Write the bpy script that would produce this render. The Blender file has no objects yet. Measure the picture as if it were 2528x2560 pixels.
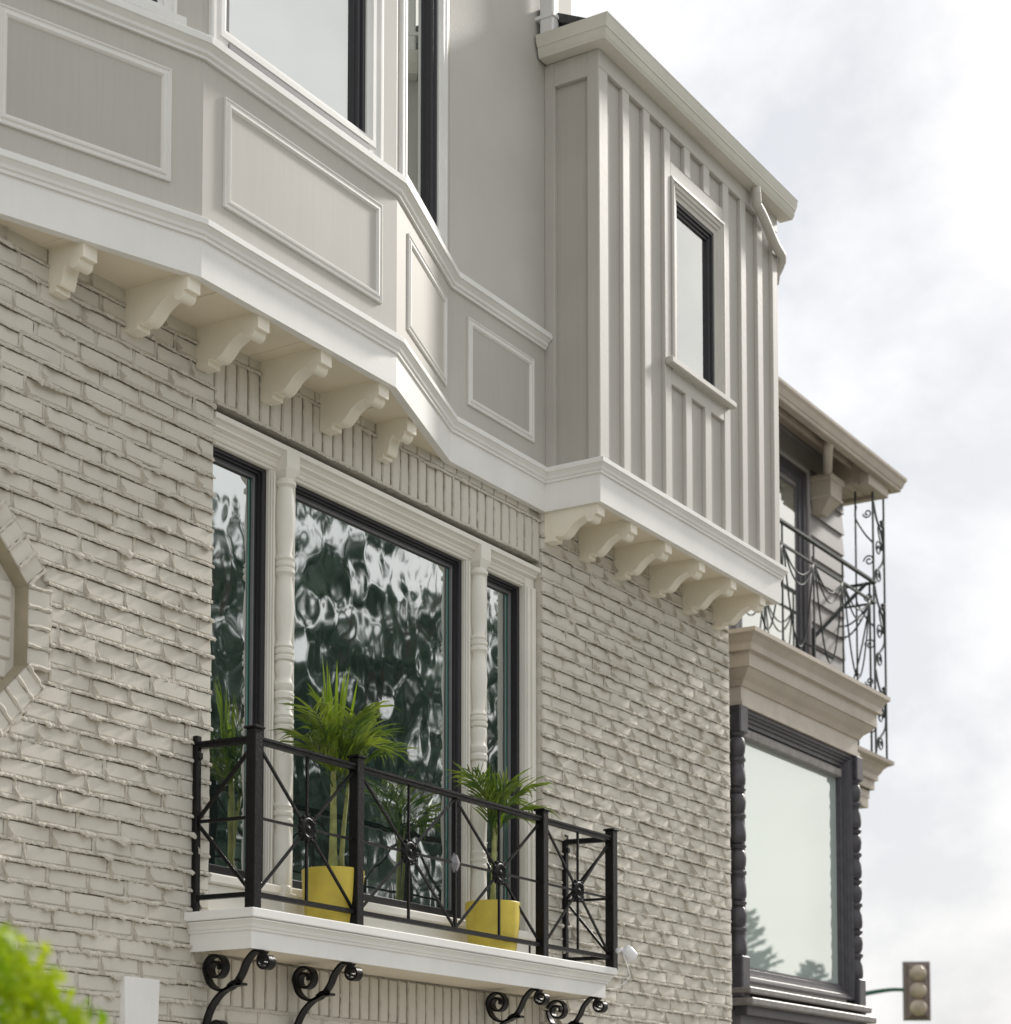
import bpy, math, random
from mathutils import Vector, Matrix, noise as mn
R = math.radians
rnd = random.Random(7)
sc = bpy.context.scene
col = sc.collection

# ------------------------------------------------------------------ camera
cam = bpy.data.cameras.new('camera')
camo = bpy.data.objects.new('camera', cam); col.objects.link(camo)
camo.location = (0, -5.0, 1.6)
_a = R(31.7); _p = math.atan(380 / 5076)
fw = Vector((math.cos(_a) * math.cos(_p), math.sin(_a) * math.cos(_p), math.sin(_p)))
camo.rotation_euler = fw.to_track_quat('-Z', 'Y').to_euler()
cam.sensor_fit = 'VERTICAL'; cam.sensor_height = 36.0; cam.sensor_width = 36.0
cam.lens = 5076 / 2560 * 36.0
cam.shift_x = 0.0
cam.shift_y = 1245 / 2560
cam.clip_end = 2000; cam.clip_start = 0.05
cam.dof.use_dof = True; cam.dof.focus_distance = 8.6; cam.dof.aperture_fstop = 4.0
sc.camera = camo
sc.render.resolution_x = 1011; sc.render.resolution_y = 1024

# ------------------------------------------------------------------ sky, sun, exposure
SUN = Vector((0.846, -0.142, 0.515)).normalized()
w = bpy.data.worlds.new('World'); sc.world = w; w.use_nodes = True
nt = w.node_tree; nt.nodes.clear()
N = nt.nodes.new; L = nt.links.new
out = N('ShaderNodeOutputWorld'); bg = N('ShaderNodeBackground'); L(bg.outputs[0], out.inputs[0])
sky = N('ShaderNodeTexSky'); sky.sky_type = 'NISHITA'; sky.sun_disc = False
sky.sun_elevation = math.asin(SUN.z); sky.sun_rotation = math.atan2(SUN.x, SUN.y)
sky.air_density = 1.0; sky.dust_density = 4.0
scale = N('ShaderNodeVectorMath'); scale.operation = 'SCALE'; scale.inputs['Scale'].default_value = 0.012
L(sky.outputs[0], scale.inputs[0])
tc = N('ShaderNodeTexCoord')
mp = N('ShaderNodeMapping'); mp.inputs['Scale'].default_value = (1.0, 1.0, 1.35); mp.inputs['Location'].default_value = (0.35, 0.1, 0.22)
L(tc.outputs['Generated'], mp.inputs[0])
cn = N('ShaderNodeTexNoise'); cn.inputs['Scale'].default_value = 3.6; cn.inputs['Detail'].default_value = 8; cn.inputs['Roughness'].default_value = 0.58; cn.inputs['Distortion'].default_value = 0.1
L(mp.outputs[0], cn.inputs['Vector'])
cr = N('ShaderNodeValToRGB')
cr.color_ramp.elements[0].position = 0.34; cr.color_ramp.elements[0].color = (0.485, 0.505, 0.535, 1)
cr.color_ramp.elements[1].position = 0.58; cr.color_ramp.elements[1].color = (0.735, 0.733, 0.73, 1)
e = cr.color_ramp.elements.new(0.46); e.color = (0.645, 0.65, 0.66, 1)
L(cn.outputs['Fac'], cr.inputs[0])
cov = N('ShaderNodeVectorMath'); cov.operation = 'ADD'          # thin bright cloud in front of the clear sky
L(scale.outputs[0], cov.inputs[0]); L(cr.outputs[0], cov.inputs[1])
L(cov.outputs[0], bg.inputs['Color']); bg.inputs['Strength'].default_value = 1.0

sun = bpy.data.lights.new('sun', 'SUN'); sun.energy = 2.0; sun.angle = R(6.0); sun.color = (1.0, 0.955, 0.89)
suno = bpy.data.objects.new('sun', sun); col.objects.link(suno)
suno.rotation_euler = SUN.to_track_quat('Z', 'Y').to_euler(); suno.location = SUN * 60
sc.view_settings.view_transform = 'Standard'; sc.view_settings.look = 'None'
sc.view_settings.gamma = 1; sc.view_settings.exposure = 0.44; sc.view_settings.use_curve_mapping = False

# ------------------------------------------------------------------ materials
MATS = {}
def mat(name, base, rough=0.5, var=0.06, vscale=6.0, bump=0.0, bscale=60.0, streak=0.0, spec=0.5, metal=0.0, tint=None, detail=4, bdist=0.004):
    m = bpy.data.materials.new(name); m.use_nodes = True
    t = m.node_tree; b = t.nodes['Principled BSDF']
    n = t.nodes.new; l = t.links.new
    b.inputs['Roughness'].default_value = rough; b.inputs['Metallic'].default_value = metal
    b.inputs['Specular IOR Level'].default_value = spec
    geo = n('ShaderNodeNewGeometry')
    no = n('ShaderNodeTexNoise'); no.inputs['Scale'].default_value = vscale; no.inputs['Detail'].default_value = detail
    l(geo.outputs['Position'], no.inputs['Vector'])
    ra = n('ShaderNodeValToRGB')
    lo = tuple(max(0, c * (1 - var)) for c in (tint or base)); hi = tuple(min(1, c * (1 + var)) for c in base)
    ra.color_ramp.elements[0].position = 0.3; ra.color_ramp.elements[0].color = (*lo, 1)
    ra.color_ramp.elements[1].position = 0.7; ra.color_ramp.elements[1].color = (*hi, 1)
    l(no.outputs['Fac'], ra.inputs[0]); src = ra.outputs[0]
    if streak:
        mp = n('ShaderNodeMapping'); mp.inputs['Scale'].default_value = (70, 70, 1.6); l(geo.outputs['Position'], mp.inputs[0])
        s = n('ShaderNodeTexNoise'); s.inputs['Scale'].default_value = 1.0; s.inputs['Detail'].default_value = 3; l(mp.outputs[0], s.inputs['Vector'])
        r2 = n('ShaderNodeMapRange'); r2.inputs['From Min'].default_value = 0.38; r2.inputs['From Max'].default_value = 0.62
        r2.inputs['To Min'].default_value = 1 - streak; r2.inputs['To Max'].default_value = 1.0
        l(s.outputs['Fac'], r2.inputs[0])
        mx = n('ShaderNodeVectorMath'); mx.operation = 'SCALE'; l(src, mx.inputs[0]); l(r2.outputs[0], mx.inputs['Scale']); src = mx.outputs[0]
    l(src, b.inputs['Base Color'])
    if bump:
        bn = n('ShaderNodeTexNoise'); bn.inputs['Scale'].default_value = bscale; bn.inputs['Detail'].default_value = 5
        l(geo.outputs['Position'], bn.inputs['Vector'])
        bp = n('ShaderNodeBump'); bp.inputs['Strength'].default_value = bump; bp.inputs['Distance'].default_value = bdist
        l(bn.outputs['Fac'], bp.inputs['Height']); l(bp.outputs[0], b.inputs['Normal'])
    MATS[name] = m
    return m
def leafmat(name, a, b_, trans=0.35, rough=0.45):
    m = bpy.data.materials.new(name); m.use_nodes = True
    t = m.node_tree; n = t.nodes.new; l = t.links.new
    b = t.nodes['Principled BSDF']; o = t.nodes['Material Output']
    geo = n('ShaderNodeNewGeometry'); no = n('ShaderNodeTexNoise'); no.inputs['Scale'].default_value = 9; l(geo.outputs['Position'], no.inputs['Vector'])
    ra = n('ShaderNodeValToRGB'); ra.color_ramp.elements[0].position = .35; ra.color_ramp.elements[1].position = .65
    ra.color_ramp.elements[0].color = (*a, 1); ra.color_ramp.elements[1].color = (*b_, 1); l(no.outputs['Fac'], ra.inputs[0])
    l(ra.outputs[0], b.inputs['Base Color']); b.inputs['Roughness'].default_value = rough
    tr = n('ShaderNodeBsdfTranslucent'); l(ra.outputs[0], tr.inputs[0])
    mx = n('ShaderNodeMixShader'); mx.inputs[0].default_value = trans
    l(b.outputs[0], mx.inputs[1]); l(tr.outputs[0], mx.inputs[2]); l(mx.outputs[0], o.inputs[0])
    MATS[name] = m; return m
def glassmat(name, body, fac, tint=(0.95, 0.98, 0.96), wav=0.0, wscale=5.0, see=False, wdist=0.02, rough=0.0):
    """window glass: mirror-like reflection over what shows through the pane"""
    m = bpy.data.materials.new(name); m.use_nodes = True
    t = m.node_tree; n = t.nodes.new; l = t.links.new
    t.nodes.remove(t.nodes['Principled BSDF']); o = t.nodes['Material Output']
    g = n('ShaderNodeBsdfGlossy'); g.inputs['Roughness'].default_value = rough; g.inputs['Color'].default_value = (*tint, 1)
    if see:
        d = n('ShaderNodeBsdfTransparent'); d.inputs[0].default_value = (*body, 1)
    else:
        d = n('ShaderNodeBsdfDiffuse'); d.inputs[0].default_value = (*body, 1)
    mx = n('ShaderNodeMixShader'); mx.inputs[0].default_value = fac
    l(d.outputs[0], mx.inputs[1]); l(g.outputs[0], mx.inputs[2]); l(mx.outputs[0], o.inputs[0])
    if wav:
        geo = n('ShaderNodeNewGeometry')
        mp = n('ShaderNodeMapping'); mp.inputs['Scale'].default_value = (1.0, 1.0, 0.75); l(geo.outputs['Position'], mp.inputs[0])
        no = n('ShaderNodeTexNoise'); no.inputs['Scale'].default_value = wscale; no.inputs['Detail'].default_value = 0.0; no.inputs['Distortion'].default_value = 0.25
        l(mp.outputs[0], no.inputs['Vector'])
        bp = n('ShaderNodeBump'); bp.inputs['Strength'].default_value = wav; bp.inputs['Distance'].default_value = wdist
        l(no.outputs['Fac'], bp.inputs['Height']); l(bp.outputs[0], g.inputs['Normal'])
    MATS[name] = m; return m

mat('brick_paint', (0.635, 0.602, 0.53), 0.7, 0.05, 3.0, 0.35, 90, spec=0.2, bdist=0.002)
mat('mortar_paint', (0.585, 0.548, 0.476), 0.7, 0.07, 14.0, 0.8, 140, spec=0.28, bdist=0.004)
mat('moulding_paint', (0.74, 0.722, 0.685), 0.5, 0.04, 3.5, 0.08, 70, spec=0.3)
mat('trim_cream', (0.80, 0.772, 0.705), 0.48, 0.045, 3.5, 0.10, 70, spec=0.35, streak=0.012)
mat('trim_paint', (0.82, 0.812, 0.785), 0.48, 0.045, 3.5, 0.10, 70, spec=0.35, streak=0.012)
mat('bracket_paint', (0.84, 0.79, 0.67), 0.4, 0.04, 5, 0.15, 30)
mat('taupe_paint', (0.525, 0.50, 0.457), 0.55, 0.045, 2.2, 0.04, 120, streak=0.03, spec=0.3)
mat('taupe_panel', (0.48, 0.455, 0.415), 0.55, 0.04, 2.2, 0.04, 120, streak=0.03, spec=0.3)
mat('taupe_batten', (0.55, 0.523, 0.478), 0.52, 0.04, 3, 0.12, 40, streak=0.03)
mat('stucco', (0.52, 0.498, 0.46), 0.6, 0.07, 1.6, 0.25, 55)
mat('gutter_paint', (0.68, 0.655, 0.585), 0.35, 0.05, 4, 0.05)
mat('pipe_white', (0.80, 0.80, 0.79), 0.35, 0.04, 6, 0.1)
mat('frame_dark', (0.018, 0.017, 0.021), 0.38, 0.15, 10, 0.05, 80)
mat('frame_gray', (0.17, 0.165, 0.175), 0.35, 0.1, 10)
mat('iron', (0.009, 0.0088, 0.009), 0.36, 0.2, 30, 0.6, 110, bdist=0.003, spec=0.18)
mat('shingle', (0.07, 0.07, 0.072), 0.85, 0.3, 30, 0.6, 60)
mat('pot_yellow', (0.63, 0.50, 0.07), 0.5, 0.10, 14, 0.12, 40)
mat('soil', (0.05, 0.035, 0.025), 0.9, 0.4, 60, 0.8, 90)
mat('stem_green', (0.30, 0.32, 0.10), 0.5, 0.3, 25)
mat('bark', (0.09, 0.065, 0.05), 0.9, 0.3, 12, 0.8, 40)
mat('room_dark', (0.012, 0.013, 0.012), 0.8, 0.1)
mat('blind', (0.76, 0.77, 0.74), 0.8, 0.02)
mat('camera_white', (0.82, 0.82, 0.83), 0.3, 0.02)
mat('lens_black', (0.01, 0.01, 0.012), 0.15, 0.02)
mat('niche_shade', (0.36, 0.315, 0.225), 0.6, 0.12, 8, 0.2, 50)  # olive-brown reveal: the shade inside the niche is put into its base colour
mat('soffit_paint', (0.76, 0.69, 0.55), 0.55, 0.05, 4, 0.12, 40)
mat('iron_grey', (0.045, 0.052, 0.050), 0.5, 0.2, 30, spec=0.3)
mat('beige_cornice', (0.50, 0.44, 0.365), 0.55, 0.09, 5, 0.25, 45, streak=0.05)
mat('frieze_paint', (0.58, 0.52, 0.45), 0.55, 0.08, 9, 0.3, 60)
mat('siding_paint', (0.30, 0.28, 0.275), 0.55, 0.05, 3, 0.15, 50)
mat('charcoal_wood', (0.062, 0.058, 0.068), 0.4, 0.2, 18, 0.2, 60)
mat('gray_sill', (0.22, 0.20, 0.19), 0.45, 0.25, 22, 0.3, 60)
mat('gray_stucco', (0.17, 0.165, 0.17), 0.8, 0.1, 10, 0.3, 60)
mat('signal_gray', (0.20, 0.155, 0.135), 0.55, 0.1, 8)
mat('signal_green', (0.02, 0.10, 0.06), 0.4, 0.1, 8)
mat('lens_amber', (0.42, 0.35, 0.265), 0.35, 0.3, 7)
mat('concrete', (0.42, 0.40, 0.36), 0.85, 0.10, 2.0, 0.3, 30)
mat('asphalt', (0.055, 0.055, 0.057), 0.9, 0.25, 6, 0.5, 60)
mat('earth', (0.16, 0.17, 0.09), 0.95, 0.3, 0.8, 0.3, 5)
mat('paint_line', (0.75, 0.74, 0.70), 0.7, 0.1, 5)
leafmat('palm_leaf', (0.06, 0.12, 0.016), (0.22, 0.29, 0.035), 0.4)
leafmat('palm_new', (0.20, 0.32, 0.015), (0.30, 0.42, 0.02), 0.4)
leafmat('palm_dry', (0.42, 0.26, 0.05), (0.5, 0.36, 0.07), 0.3)
leafmat('shrub_leaf', (0.22, 0.38, 0.005), (0.50, 0.60, 0.008), 0.45)
leafmat('tree_leaf', (0.04, 0.08, 0.055), (0.12, 0.17, 0.12), 0.35)
leafmat('conifer_leaf', (0.03, 0.07, 0.045), (0.05, 0.10, 0.06), 0.2)
glassmat('glass_wavy', (0.020, 0.036, 0.032), 0.62, (0.86, 0.90, 0.89), wav=1.0, wscale=9.5, wdist=0.0010, rough=0.028)
glassmat('glass_pale', (0.80, 0.83, 0.81), 0.66, (0.84, 0.86, 0.84), see=True)
glassmat('glass_plain', (0.58, 0.67, 0.63), 0.50, (0.86, 0.90, 0.88))
glassmat('glass_edge', (0.05, 0.20, 0.15), 0.35, (0.6, 0.9, 0.8))

# ------------------------------------------------------------------ mesh builder
WLOC = {}
class MB:
    def __init__(s): s.v = []; s.f = []
    def add(s, vs, fs):
        o = len(s.v); s.v.extend(vs); s.f.extend([tuple(i + o for i in f) for f in fs]); return s
    def box(s, x0, x1, y0, y1, z0, z1):
        return s.add([(x0,y0,z0),(x1,y0,z0),(x1,y1,z0),(x0,y1,z0),(x0,y0,z1),(x1,y0,z1),(x1,y1,z1),(x0,y1,z1)],
                     [(0,3,2,1),(4,5,6,7),(0,1,5,4),(1,2,6,5),(2,3,7,6),(3,0,4,7)])
    def bbox(s, x0, x1, y0, y1, z0, z1, b=0.004):
        """box with chamfered edges"""
        vs = []; b = min(b, (x1-x0)*.45, (y1-y0)*.45, (z1-z0)*.45)
        X = (x0, x1); Y = (y0, y1); Z = (z0, z1); idx = {}
        for i in (0,1):
            for j in (0,1):
                for k in (0,1):
                    sx, sy, sz = (1,-1)[i], (1,-1)[j], (1,-1)[k]
                    idx[i,j,k] = len(vs)
                    vs += [(X[i], Y[j]+sy*b, Z[k]+sz*b), (X[i]+sx*b, Y[j], Z[k]+sz*b), (X[i]+sx*b, Y[j]+sy*b, Z[k])]
        f = []
        for i in (0,1): q = [idx[i,0,0], idx[i,1,0], idx[i,1,1], idx[i,0,1]]; f.append(tuple(q if i else q[::-1]))
        for j in (0,1): q = [idx[0,j,0]+1, idx[1,j,0]+1, idx[1,j,1]+1, idx[0,j,1]+1]; f.append(tuple(q[::-1] if j else q))
        for k in (0,1): q = [idx[0,0,k]+2, idx[1,0,k]+2, idx[1,1,k]+2, idx[0,1,k]+2]; f.append(tuple(q if k else q[::-1]))
        for j in (0,1):
            for k in (0,1): a, c = idx[0,j,k], idx[1,j,k]; f.append((a+1, c+1, c+2, a+2) if (j+k) % 2 else (a+2, c+2, c+1, a+1))
        for i in (0,1):
            for k in (0,1): a, c = idx[i,0,k], idx[i,1,k]; f.append((a+2, c+2, c, a) if (i+k) % 2 else (a, c, c+2, a+2))
        for i in (0,1):
            for j in (0,1): a, c = idx[i,j,0], idx[i,j,1]; f.append((a, c, c+1, a+1) if (i+j) % 2 else (a+1, c+1, c, a))
        for key, a in idx.items(): f.append((a, a+1, a+2) if sum(key) % 2 else (a+2, a+1, a))
        return s.add(vs, f)
    def tube(s, pts, r, n=8, r2=None, cap=True):
        pts = [Vector(p) for p in pts]; m = len(pts); rings = []
        up = Vector((0, 0, 1)); prev = None
        for i, p in enumerate(pts):
            d = (pts[min(i+1, m-1)] - pts[max(i-1, 0)])
            if d.length < 1e-9: d = Vector((0, 0, 1))
            d.normalize()
            if prev is None:
                a = d.cross(up if abs(d.z) < .95 else Vector((1, 0, 0))).normalized()
            else:
                a = (prev - d * prev.dot(d))
                a = a.normalized() if a.length > 1e-6 else d.orthogonal().normalized()
            prev = a; b = d.cross(a)
            rr = r if r2 is None else r + (r2 - r) * i / (m - 1)
            if isinstance(r, (list, tuple)): rr = r[i]
            rings.append([tuple(p + (a * math.cos(6.28318*k/n) + b * math.sin(6.28318*k/n)) * rr) for k in range(n)])
        vs = [q for g in rings for q in g]; fs = []
        for i in range(m-1):
            for k in range(n):
                fs.append((i*n+k, i*n+(k+1) % n, (i+1)*n+(k+1) % n, (i+1)*n+k))
        if cap: fs += [tuple(range(n))[::-1], tuple(range((m-1)*n, m*n))]
        return s.add(vs, fs)
    def bar(s, a, b, w, h=None):
        """square bar between two points"""
        a = Vector(a); b = Vector(b); d = (b-a).normalized(); h = h or w
        u = d.cross(Vector((0, 0, 1)) if abs(d.z) < .99 else Vector((0, 1, 0))).normalized(); v = d.cross(u)
        vs = [tuple(p + u*sx*w/2 + v*sy*h/2) for p in (a, b) for sx, sy in ((-1,-1),(1,-1),(1,1),(-1,1))]
        return s.add(vs, [(3,2,1,0),(4,5,6,7),(0,1,5,4),(1,2,6,5),(2,3,7,6),(3,0,4,7)])
    def lathe(s, prof, c, n=16, axis=None):
        """prof: list of (radius, height) about a vertical line through c"""
        vs = []; fs = []; m = len(prof)
        for r_, h in prof:
            for k in range(n):
                t = 6.28318*k/n; vs.append(Vector((r_*math.cos(t), r_*math.sin(t), h)))
        M = axis if axis else Matrix.Identity(3)
        vs = [tuple(M @ v + Vector(c)) for v in vs]
        for i in range(m-1):
            for k in range(n): fs.append((i*n+k, i*n+(k+1) % n, (i+1)*n+(k+1) % n, (i+1)*n+k))
        fs += [tuple(range(n))[::-1], tuple(range((m-1)*n, m*n))]
        return s.add(vs, fs)
    def sweep(s, path, prof, closed_prof=True):
        """profile (out, z) swept along a plan path with mitred corners; outward is to the right of travel"""
        m = len(path); k = len(prof); vs = []
        for i in range(m):
            P = Vector(path[i]); ns = []
            if i > 0: d = (P - Vector(path[i-1])).normalized(); ns.append(Vector((d.y, -d.x)))
            if i < m-1: d = (Vector(path[i+1]) - P).normalized(); ns.append(Vector((d.y, -d.x)))
            if len(ns) == 2:
                b = (ns[0] + ns[1]); b = b / max(b.length_squared, 1e-6) * 2
            else: b = ns[0]
            for o, z in prof: q = P + b * o; vs.append((q.x, q.y, z))
        fs = []; kk = k if closed_prof else k-1
        for i in range(m-1):
            for j in range(kk): fs.append((i*k+j, (i+1)*k+j, (i+1)*k+(j+1) % k, i*k+(j+1) % k))
        if closed_prof: fs += [tuple(range(k))[::-1][::-1], tuple(range((m-1)*k, m*k))[::-1]]
        return s.add(vs, fs)
    def quad(s, a, b, c, d): return s.add([tuple(a), tuple(b), tuple(c), tuple(d)], [(0,1,2,3)])
    def build(s, name, m, parent=None, smooth=False, origin=None):
        n = len(s.v)
        xs = [v[0] for v in s.v]; ys = [v[1] for v in s.v]; zs = [v[2] for v in s.v]
        c = Vector(origin) if origin else Vector(((min(xs)+max(xs))/2, (min(ys)+max(ys))/2, min(zs) if parent is None else (min(zs)+max(zs))/2))
        me = bpy.data.meshes.new(name)
        me.from_pydata([(v[0]-c.x, v[1]-c.y, v[2]-c.z) for v in s.v], [], s.f)
        if smooth == 'auto':
            me.polygons.foreach_set('use_smooth', [True]*len(me.polygons)); me.set_sharp_from_angle(angle=R(38))
        elif smooth: me.polygons.foreach_set('use_smooth', [True]*len(me.polygons))
        me.materials.append(MATS[m]); me.update()
        return link(name, me, c, parent)
def link(name, me, c, parent=None):
    o = bpy.data.objects.new(name, me); col.objects.link(o)
    WLOC[o] = Vector(c)
    if parent is not None: o.parent = parent; o.location = Vector(c) - WLOC[parent]
    else: o.location = c
    return o
def thing(name, loc, label, cat, group=None):
    o = bpy.data.objects.new(name, None); col.objects.link(o); o.location = loc; o.empty_display_size = .2
    WLOC[o] = Vector(loc); o['label'] = label; o['category'] = cat
    if group: o['group'] = group
    return o
def tag(o, label=None, cat=None, group=None, kind=None):
    for k, v in (('label', label), ('category', cat), ('group', group), ('kind', kind)):
        if v: o[k] = v
    return o
class Face:
    """a vertical wall face in plan from P to Q; pt(s, z, out)"""
    def __init__(f, P, Q):
        f.P = Vector(P); d = Vector(Q) - f.P; f.L = d.length; f.u = d.normalized(); f.n = Vector((f.u.y, -f.u.x))
    def pt(f, s, z, o=0.0):
        q = f.P + f.u*s + f.n*o; return (q.x, q.y, z)
    def box(f, mb, s0, s1, z0, z1, o0, o1):
        vs = [f.pt(s0,z0,o1), f.pt(s1,z0,o1), f.pt(s1,z0,o0), f.pt(s0,z0,o0), f.pt(s0,z1,o1), f.pt(s1,z1,o1), f.pt(s1,z1,o0), f.pt(s0,z1,o0)]
        return mb.add(vs, [(0,3,2,1),(4,5,6,7),(0,1,5,4),(1,2,6,5),(2,3,7,6),(3,0,4,7)])
    def frame(f, mb, s0, s1, z0, z1, prof):
        """mitred picture frame: prof is a list of (inset, out)"""
        vs = []; fs = []
        for w_, o in prof:
            vs += [f.pt(s0+w_, z0+w_, o), f.pt(s1-w_, z0+w_, o), f.pt(s1-w_, z1-w_, o), f.pt(s0+w_, z1-w_, o)]
        for i in range(len(prof)-1):
            for k in range(4): fs.append((i*4+k, i*4+(k+1) % 4, (i+1)*4+(k+1) % 4, (i+1)*4+k))
        return mb.add(vs, fs)
    def rect(f, mb, s0, s1, z0, z1, o): return mb.quad(f.pt(s0,z0,o), f.pt(s1,z0,o), f.pt(s1,z1,o), f.pt(s0,z1,o))

# ------------------------------------------------------------------ the setting
tag(MB().add([(-400,-400,-.02),(600,-400,-.02),(600,400,-.02),(-400,400,-.02)],[(0,1,2,3)]).build('ground','earth'), kind='structure')
tag(MB().box(-60, 140, -13.5, -5.6, -.01, .0).build('road', 'asphalt'), kind='structure')
pv = tag(MB().bbox(-60, 140, -5.6, .0, -.01, .13, .02).build('pavement', 'concrete'), kind='structure')
tag(MB().bbox(-60, 140, -17.0, -13.5, -.01, .13, .02).build('pavement', 'concrete'), kind='structure')
rl = MB()
for i in range(-10, 24): rl.box(i*6.0, i*6.0+3.0, -9.6, -9.48, .004, .006)
tag(rl.build('road_marking', 'paint_line'), kind='structure')

# ================================================================== THE TAUPE HOUSE
house = thing('house', (7.4, 0.6, 0), 'taupe painted brick house with cream trim, shallow bay and iron window balcony', 'house')
ZB = 4.785                                   # underside of the trim band
YW = 0.0; YP = -0.02                         # brick plane left of the window, brick plane right of it
XJ0, XJ1, XE = 5.945, 8.415, 10.53           # window jambs and the end of the wall
PITCH = 0.0705; Z0 = 4.315 - 40 * PITCH
# --- wall body behind the bricks
bw = MB()
bw.box(2.4, 4.285, .012, .30, 0, 4.86); bw.box(4.985, 5.72, .012, .30, 0, 4.86); bw.box(4.285, 4.985, .012, .30, 0, 3.088); bw.box(4.285, 4.985, .012, .30, 3.787, 4.86); bw.box(4.285, 4.985, .10, .30, 3.088, 3.787); bw.box(5.72, XJ0-.012, .0125, .058, 0, 4.86)
bw.box(XJ0-.012, XJ1+.012, .012, .30, 0, 2.42)
bw.box(XJ0-.012, XJ1+.012, .012, .30, 4.556, 4.86)
bw.box(XJ1+.012, XE-.012, YP+.012, .30, 0, 4.86)
bw.box(XE-.30, XE-.012, .30, 9.0, 0, 4.86); bw.box(2.4, 2.7, .30, 9.0, 0, 4.86)
wall = bw.build('brick_wall', 'mortar_paint', house)

# --- brick shapes
BL, BH, BD = 0.196, 0.0600, 0.05
def brick_mesh(seed, L_=BL, H_=BH, nx=4, nz=3, seedname='brick'):
    r = random.Random(seed); vs = []; fs = []
    def g(i, j):
        x = -L_/2+.007 + (L_-.014)*i/(nx-1); z = -H_/2+.006 + (H_-.012)*j/(nz-1)
        return (x + r.uniform(-.0015,.0015), r.uniform(-.0007, .0006) - .0008*math.sin(math.pi*i/(nx-1)), z + r.uniform(-.0012,.0012))
    for j in range(nz):
        for i in range(nx): vs.append(g(i, j))
    for j in range(nz-1):
        for i in range(nx-1): a = j*nx+i; fs.append((a, a+1, a+nx+1, a+nx))
    per = [(i, 0) for i in range(nx)] + [(nx-1, j) for j in range(1, nz)] + [(i, nz-1) for i in range(nx-2, -1, -1)] + [(0, j) for j in range(nz-2, 0, -1)]
    n = len(per); o1 = len(vs)
    for i, j in per:
        x = -L_/2 + L_*i/(nx-1); z = -H_/2 + H_*j/(nz-1)
        tp_ = j == nz-1
        vs.append((x + r.uniform(-.0015,.0015), (.011 if tp_ else .0035) + r.uniform(0,.002), z + r.uniform(-.0015,.0015) - (.002 if tp_ else 0)))
    o2 = len(vs)
    for i, j in per: vs.append((-L_/2 + L_*i/(nx-1), BD, -H_/2 + H_*j/(nz-1)))
    for k in range(n):
        a = per[k][1]*nx+per[k][0]; b = per[(k+1) % n][1]*nx+per[(k+1) % n][0]
        fs.append((b, a, o1+k, o1+(k+1) % n)); fs.append((o1+(k+1) % n, o1+k, o2+k, o2+(k+1) % n))
    return vs, fs
def to_mesh(name, vs, fs, m):
    me = bpy.data.meshes.new(name); me.from_pydata(vs, [], fs); me.materials.append(MATS[m])
    me.polygons.foreach_set('use_smooth', [True]*len(me.polygons)); me.set_sharp_from_angle(angle=R(18)); me.update(); return me
BV = [brick_mesh(100+i) for i in range(12)]
BM = [to_mesh('brick', v, f, 'brick_paint') for v, f in BV]
SV = [brick_mesh(300+i, .2, .0572, 4, 3) for i in range(6)]
OCT = (4.634, 3.437, 0.332)                  # the octagonal niche: x, z, apothem
def in_oct(x, z, ap):
    dx, dz = abs(x-OCT[0]), abs(z-OCT[1])
    return max(dx, dz, (dx+dz)*.70711) < ap
bricks = []                                  # (x, y, z, length, variant)
heads = []; beds = []
def brick_field(x0, x1, z0, z1, yp, seed, skip=None):
    r = random.Random(seed)
    k = int(math.ceil((z0 - Z0) / PITCH)); zc = Z0 + k*PITCH
    while zc + PITCH <= z1 + .03:
        z = zc + PITCH/2
        off = (k % 2) * .103 + r.uniform(-.012, .012) + .03*math.sin(k*.7)
        xs = [x0]; x = x0 - .205 + off
        while x < x1:
            if x > x0+.05 and x < x1-.05: xs.append(x)
            x += .205 + r.uniform(-.010, .010)
        xs.append(x1)
        for a, b in zip(xs[:-1], xs[1:]):
            xa = a + (.005 if a > x0 else 0); xb = b - (.005 if b < x1 else 0)
            cx = (xa+xb)/2
            if skip and (skip(xa+.004, z) or skip(xb-.004, z) or skip(cx, z)):
                if skip(xb-.004, z): continue
                while skip(xa+.004, z): xa += .004
                if xb-xa < .022: continue
                cx = (xa+xb)/2
            bricks.append((cx, yp + r.uniform(-.003, .0025), z + r.uniform(-.002, .002), xb-xa, r.randrange(12), r.uniform(-.008, .008)))
            if b < x1 - .01: heads.append((b, zc, yp))
        beds.append((x0, x1, zc, yp, skip))
        zc += PITCH; k += 1
brick_field(4.40, XJ0, 1.95, 4.80, YW, 1, lambda x, z: in_oct(x, z, OCT[2]+.105))
brick_field(XJ1, XE, 1.95, 4.80, YP, 2, None)
brick_field(XJ0, XJ1, 1.95, 2.19, YW, 3, None)
# --- which bricks show largest: nearest the camera and inside the picture
def shown(b):
    p = Vector((b[0], b[1], b[2])) - camo.location
    if b[0] < 4.78: return 99
    if b[0] < XJ0 and b[2] < 2.08: return 60
    if XJ0 <= b[0] <= XJ1: return 40
    return p.length
order = sorted(bricks, key=shown)
for (x, y, z, ln, v, rz) in order[:300]:
    o = link('brick', BM[v], (x, y, z), wall); o.scale = (ln/BL, 1, 1); o.rotation_euler = (0, rz, 0)
mb = MB()
for (x, y, z, ln, v, rz) in order[300:]:
    vs, fs = BV[v]; s = ln/BL
    mb.add([(x+p[0]*s, y+p[1], z+p[2]) for p in vs], fs)
tag(mb.build('brick_courses', 'brick_paint', wall, 'auto'), kind='stuff')

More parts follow.
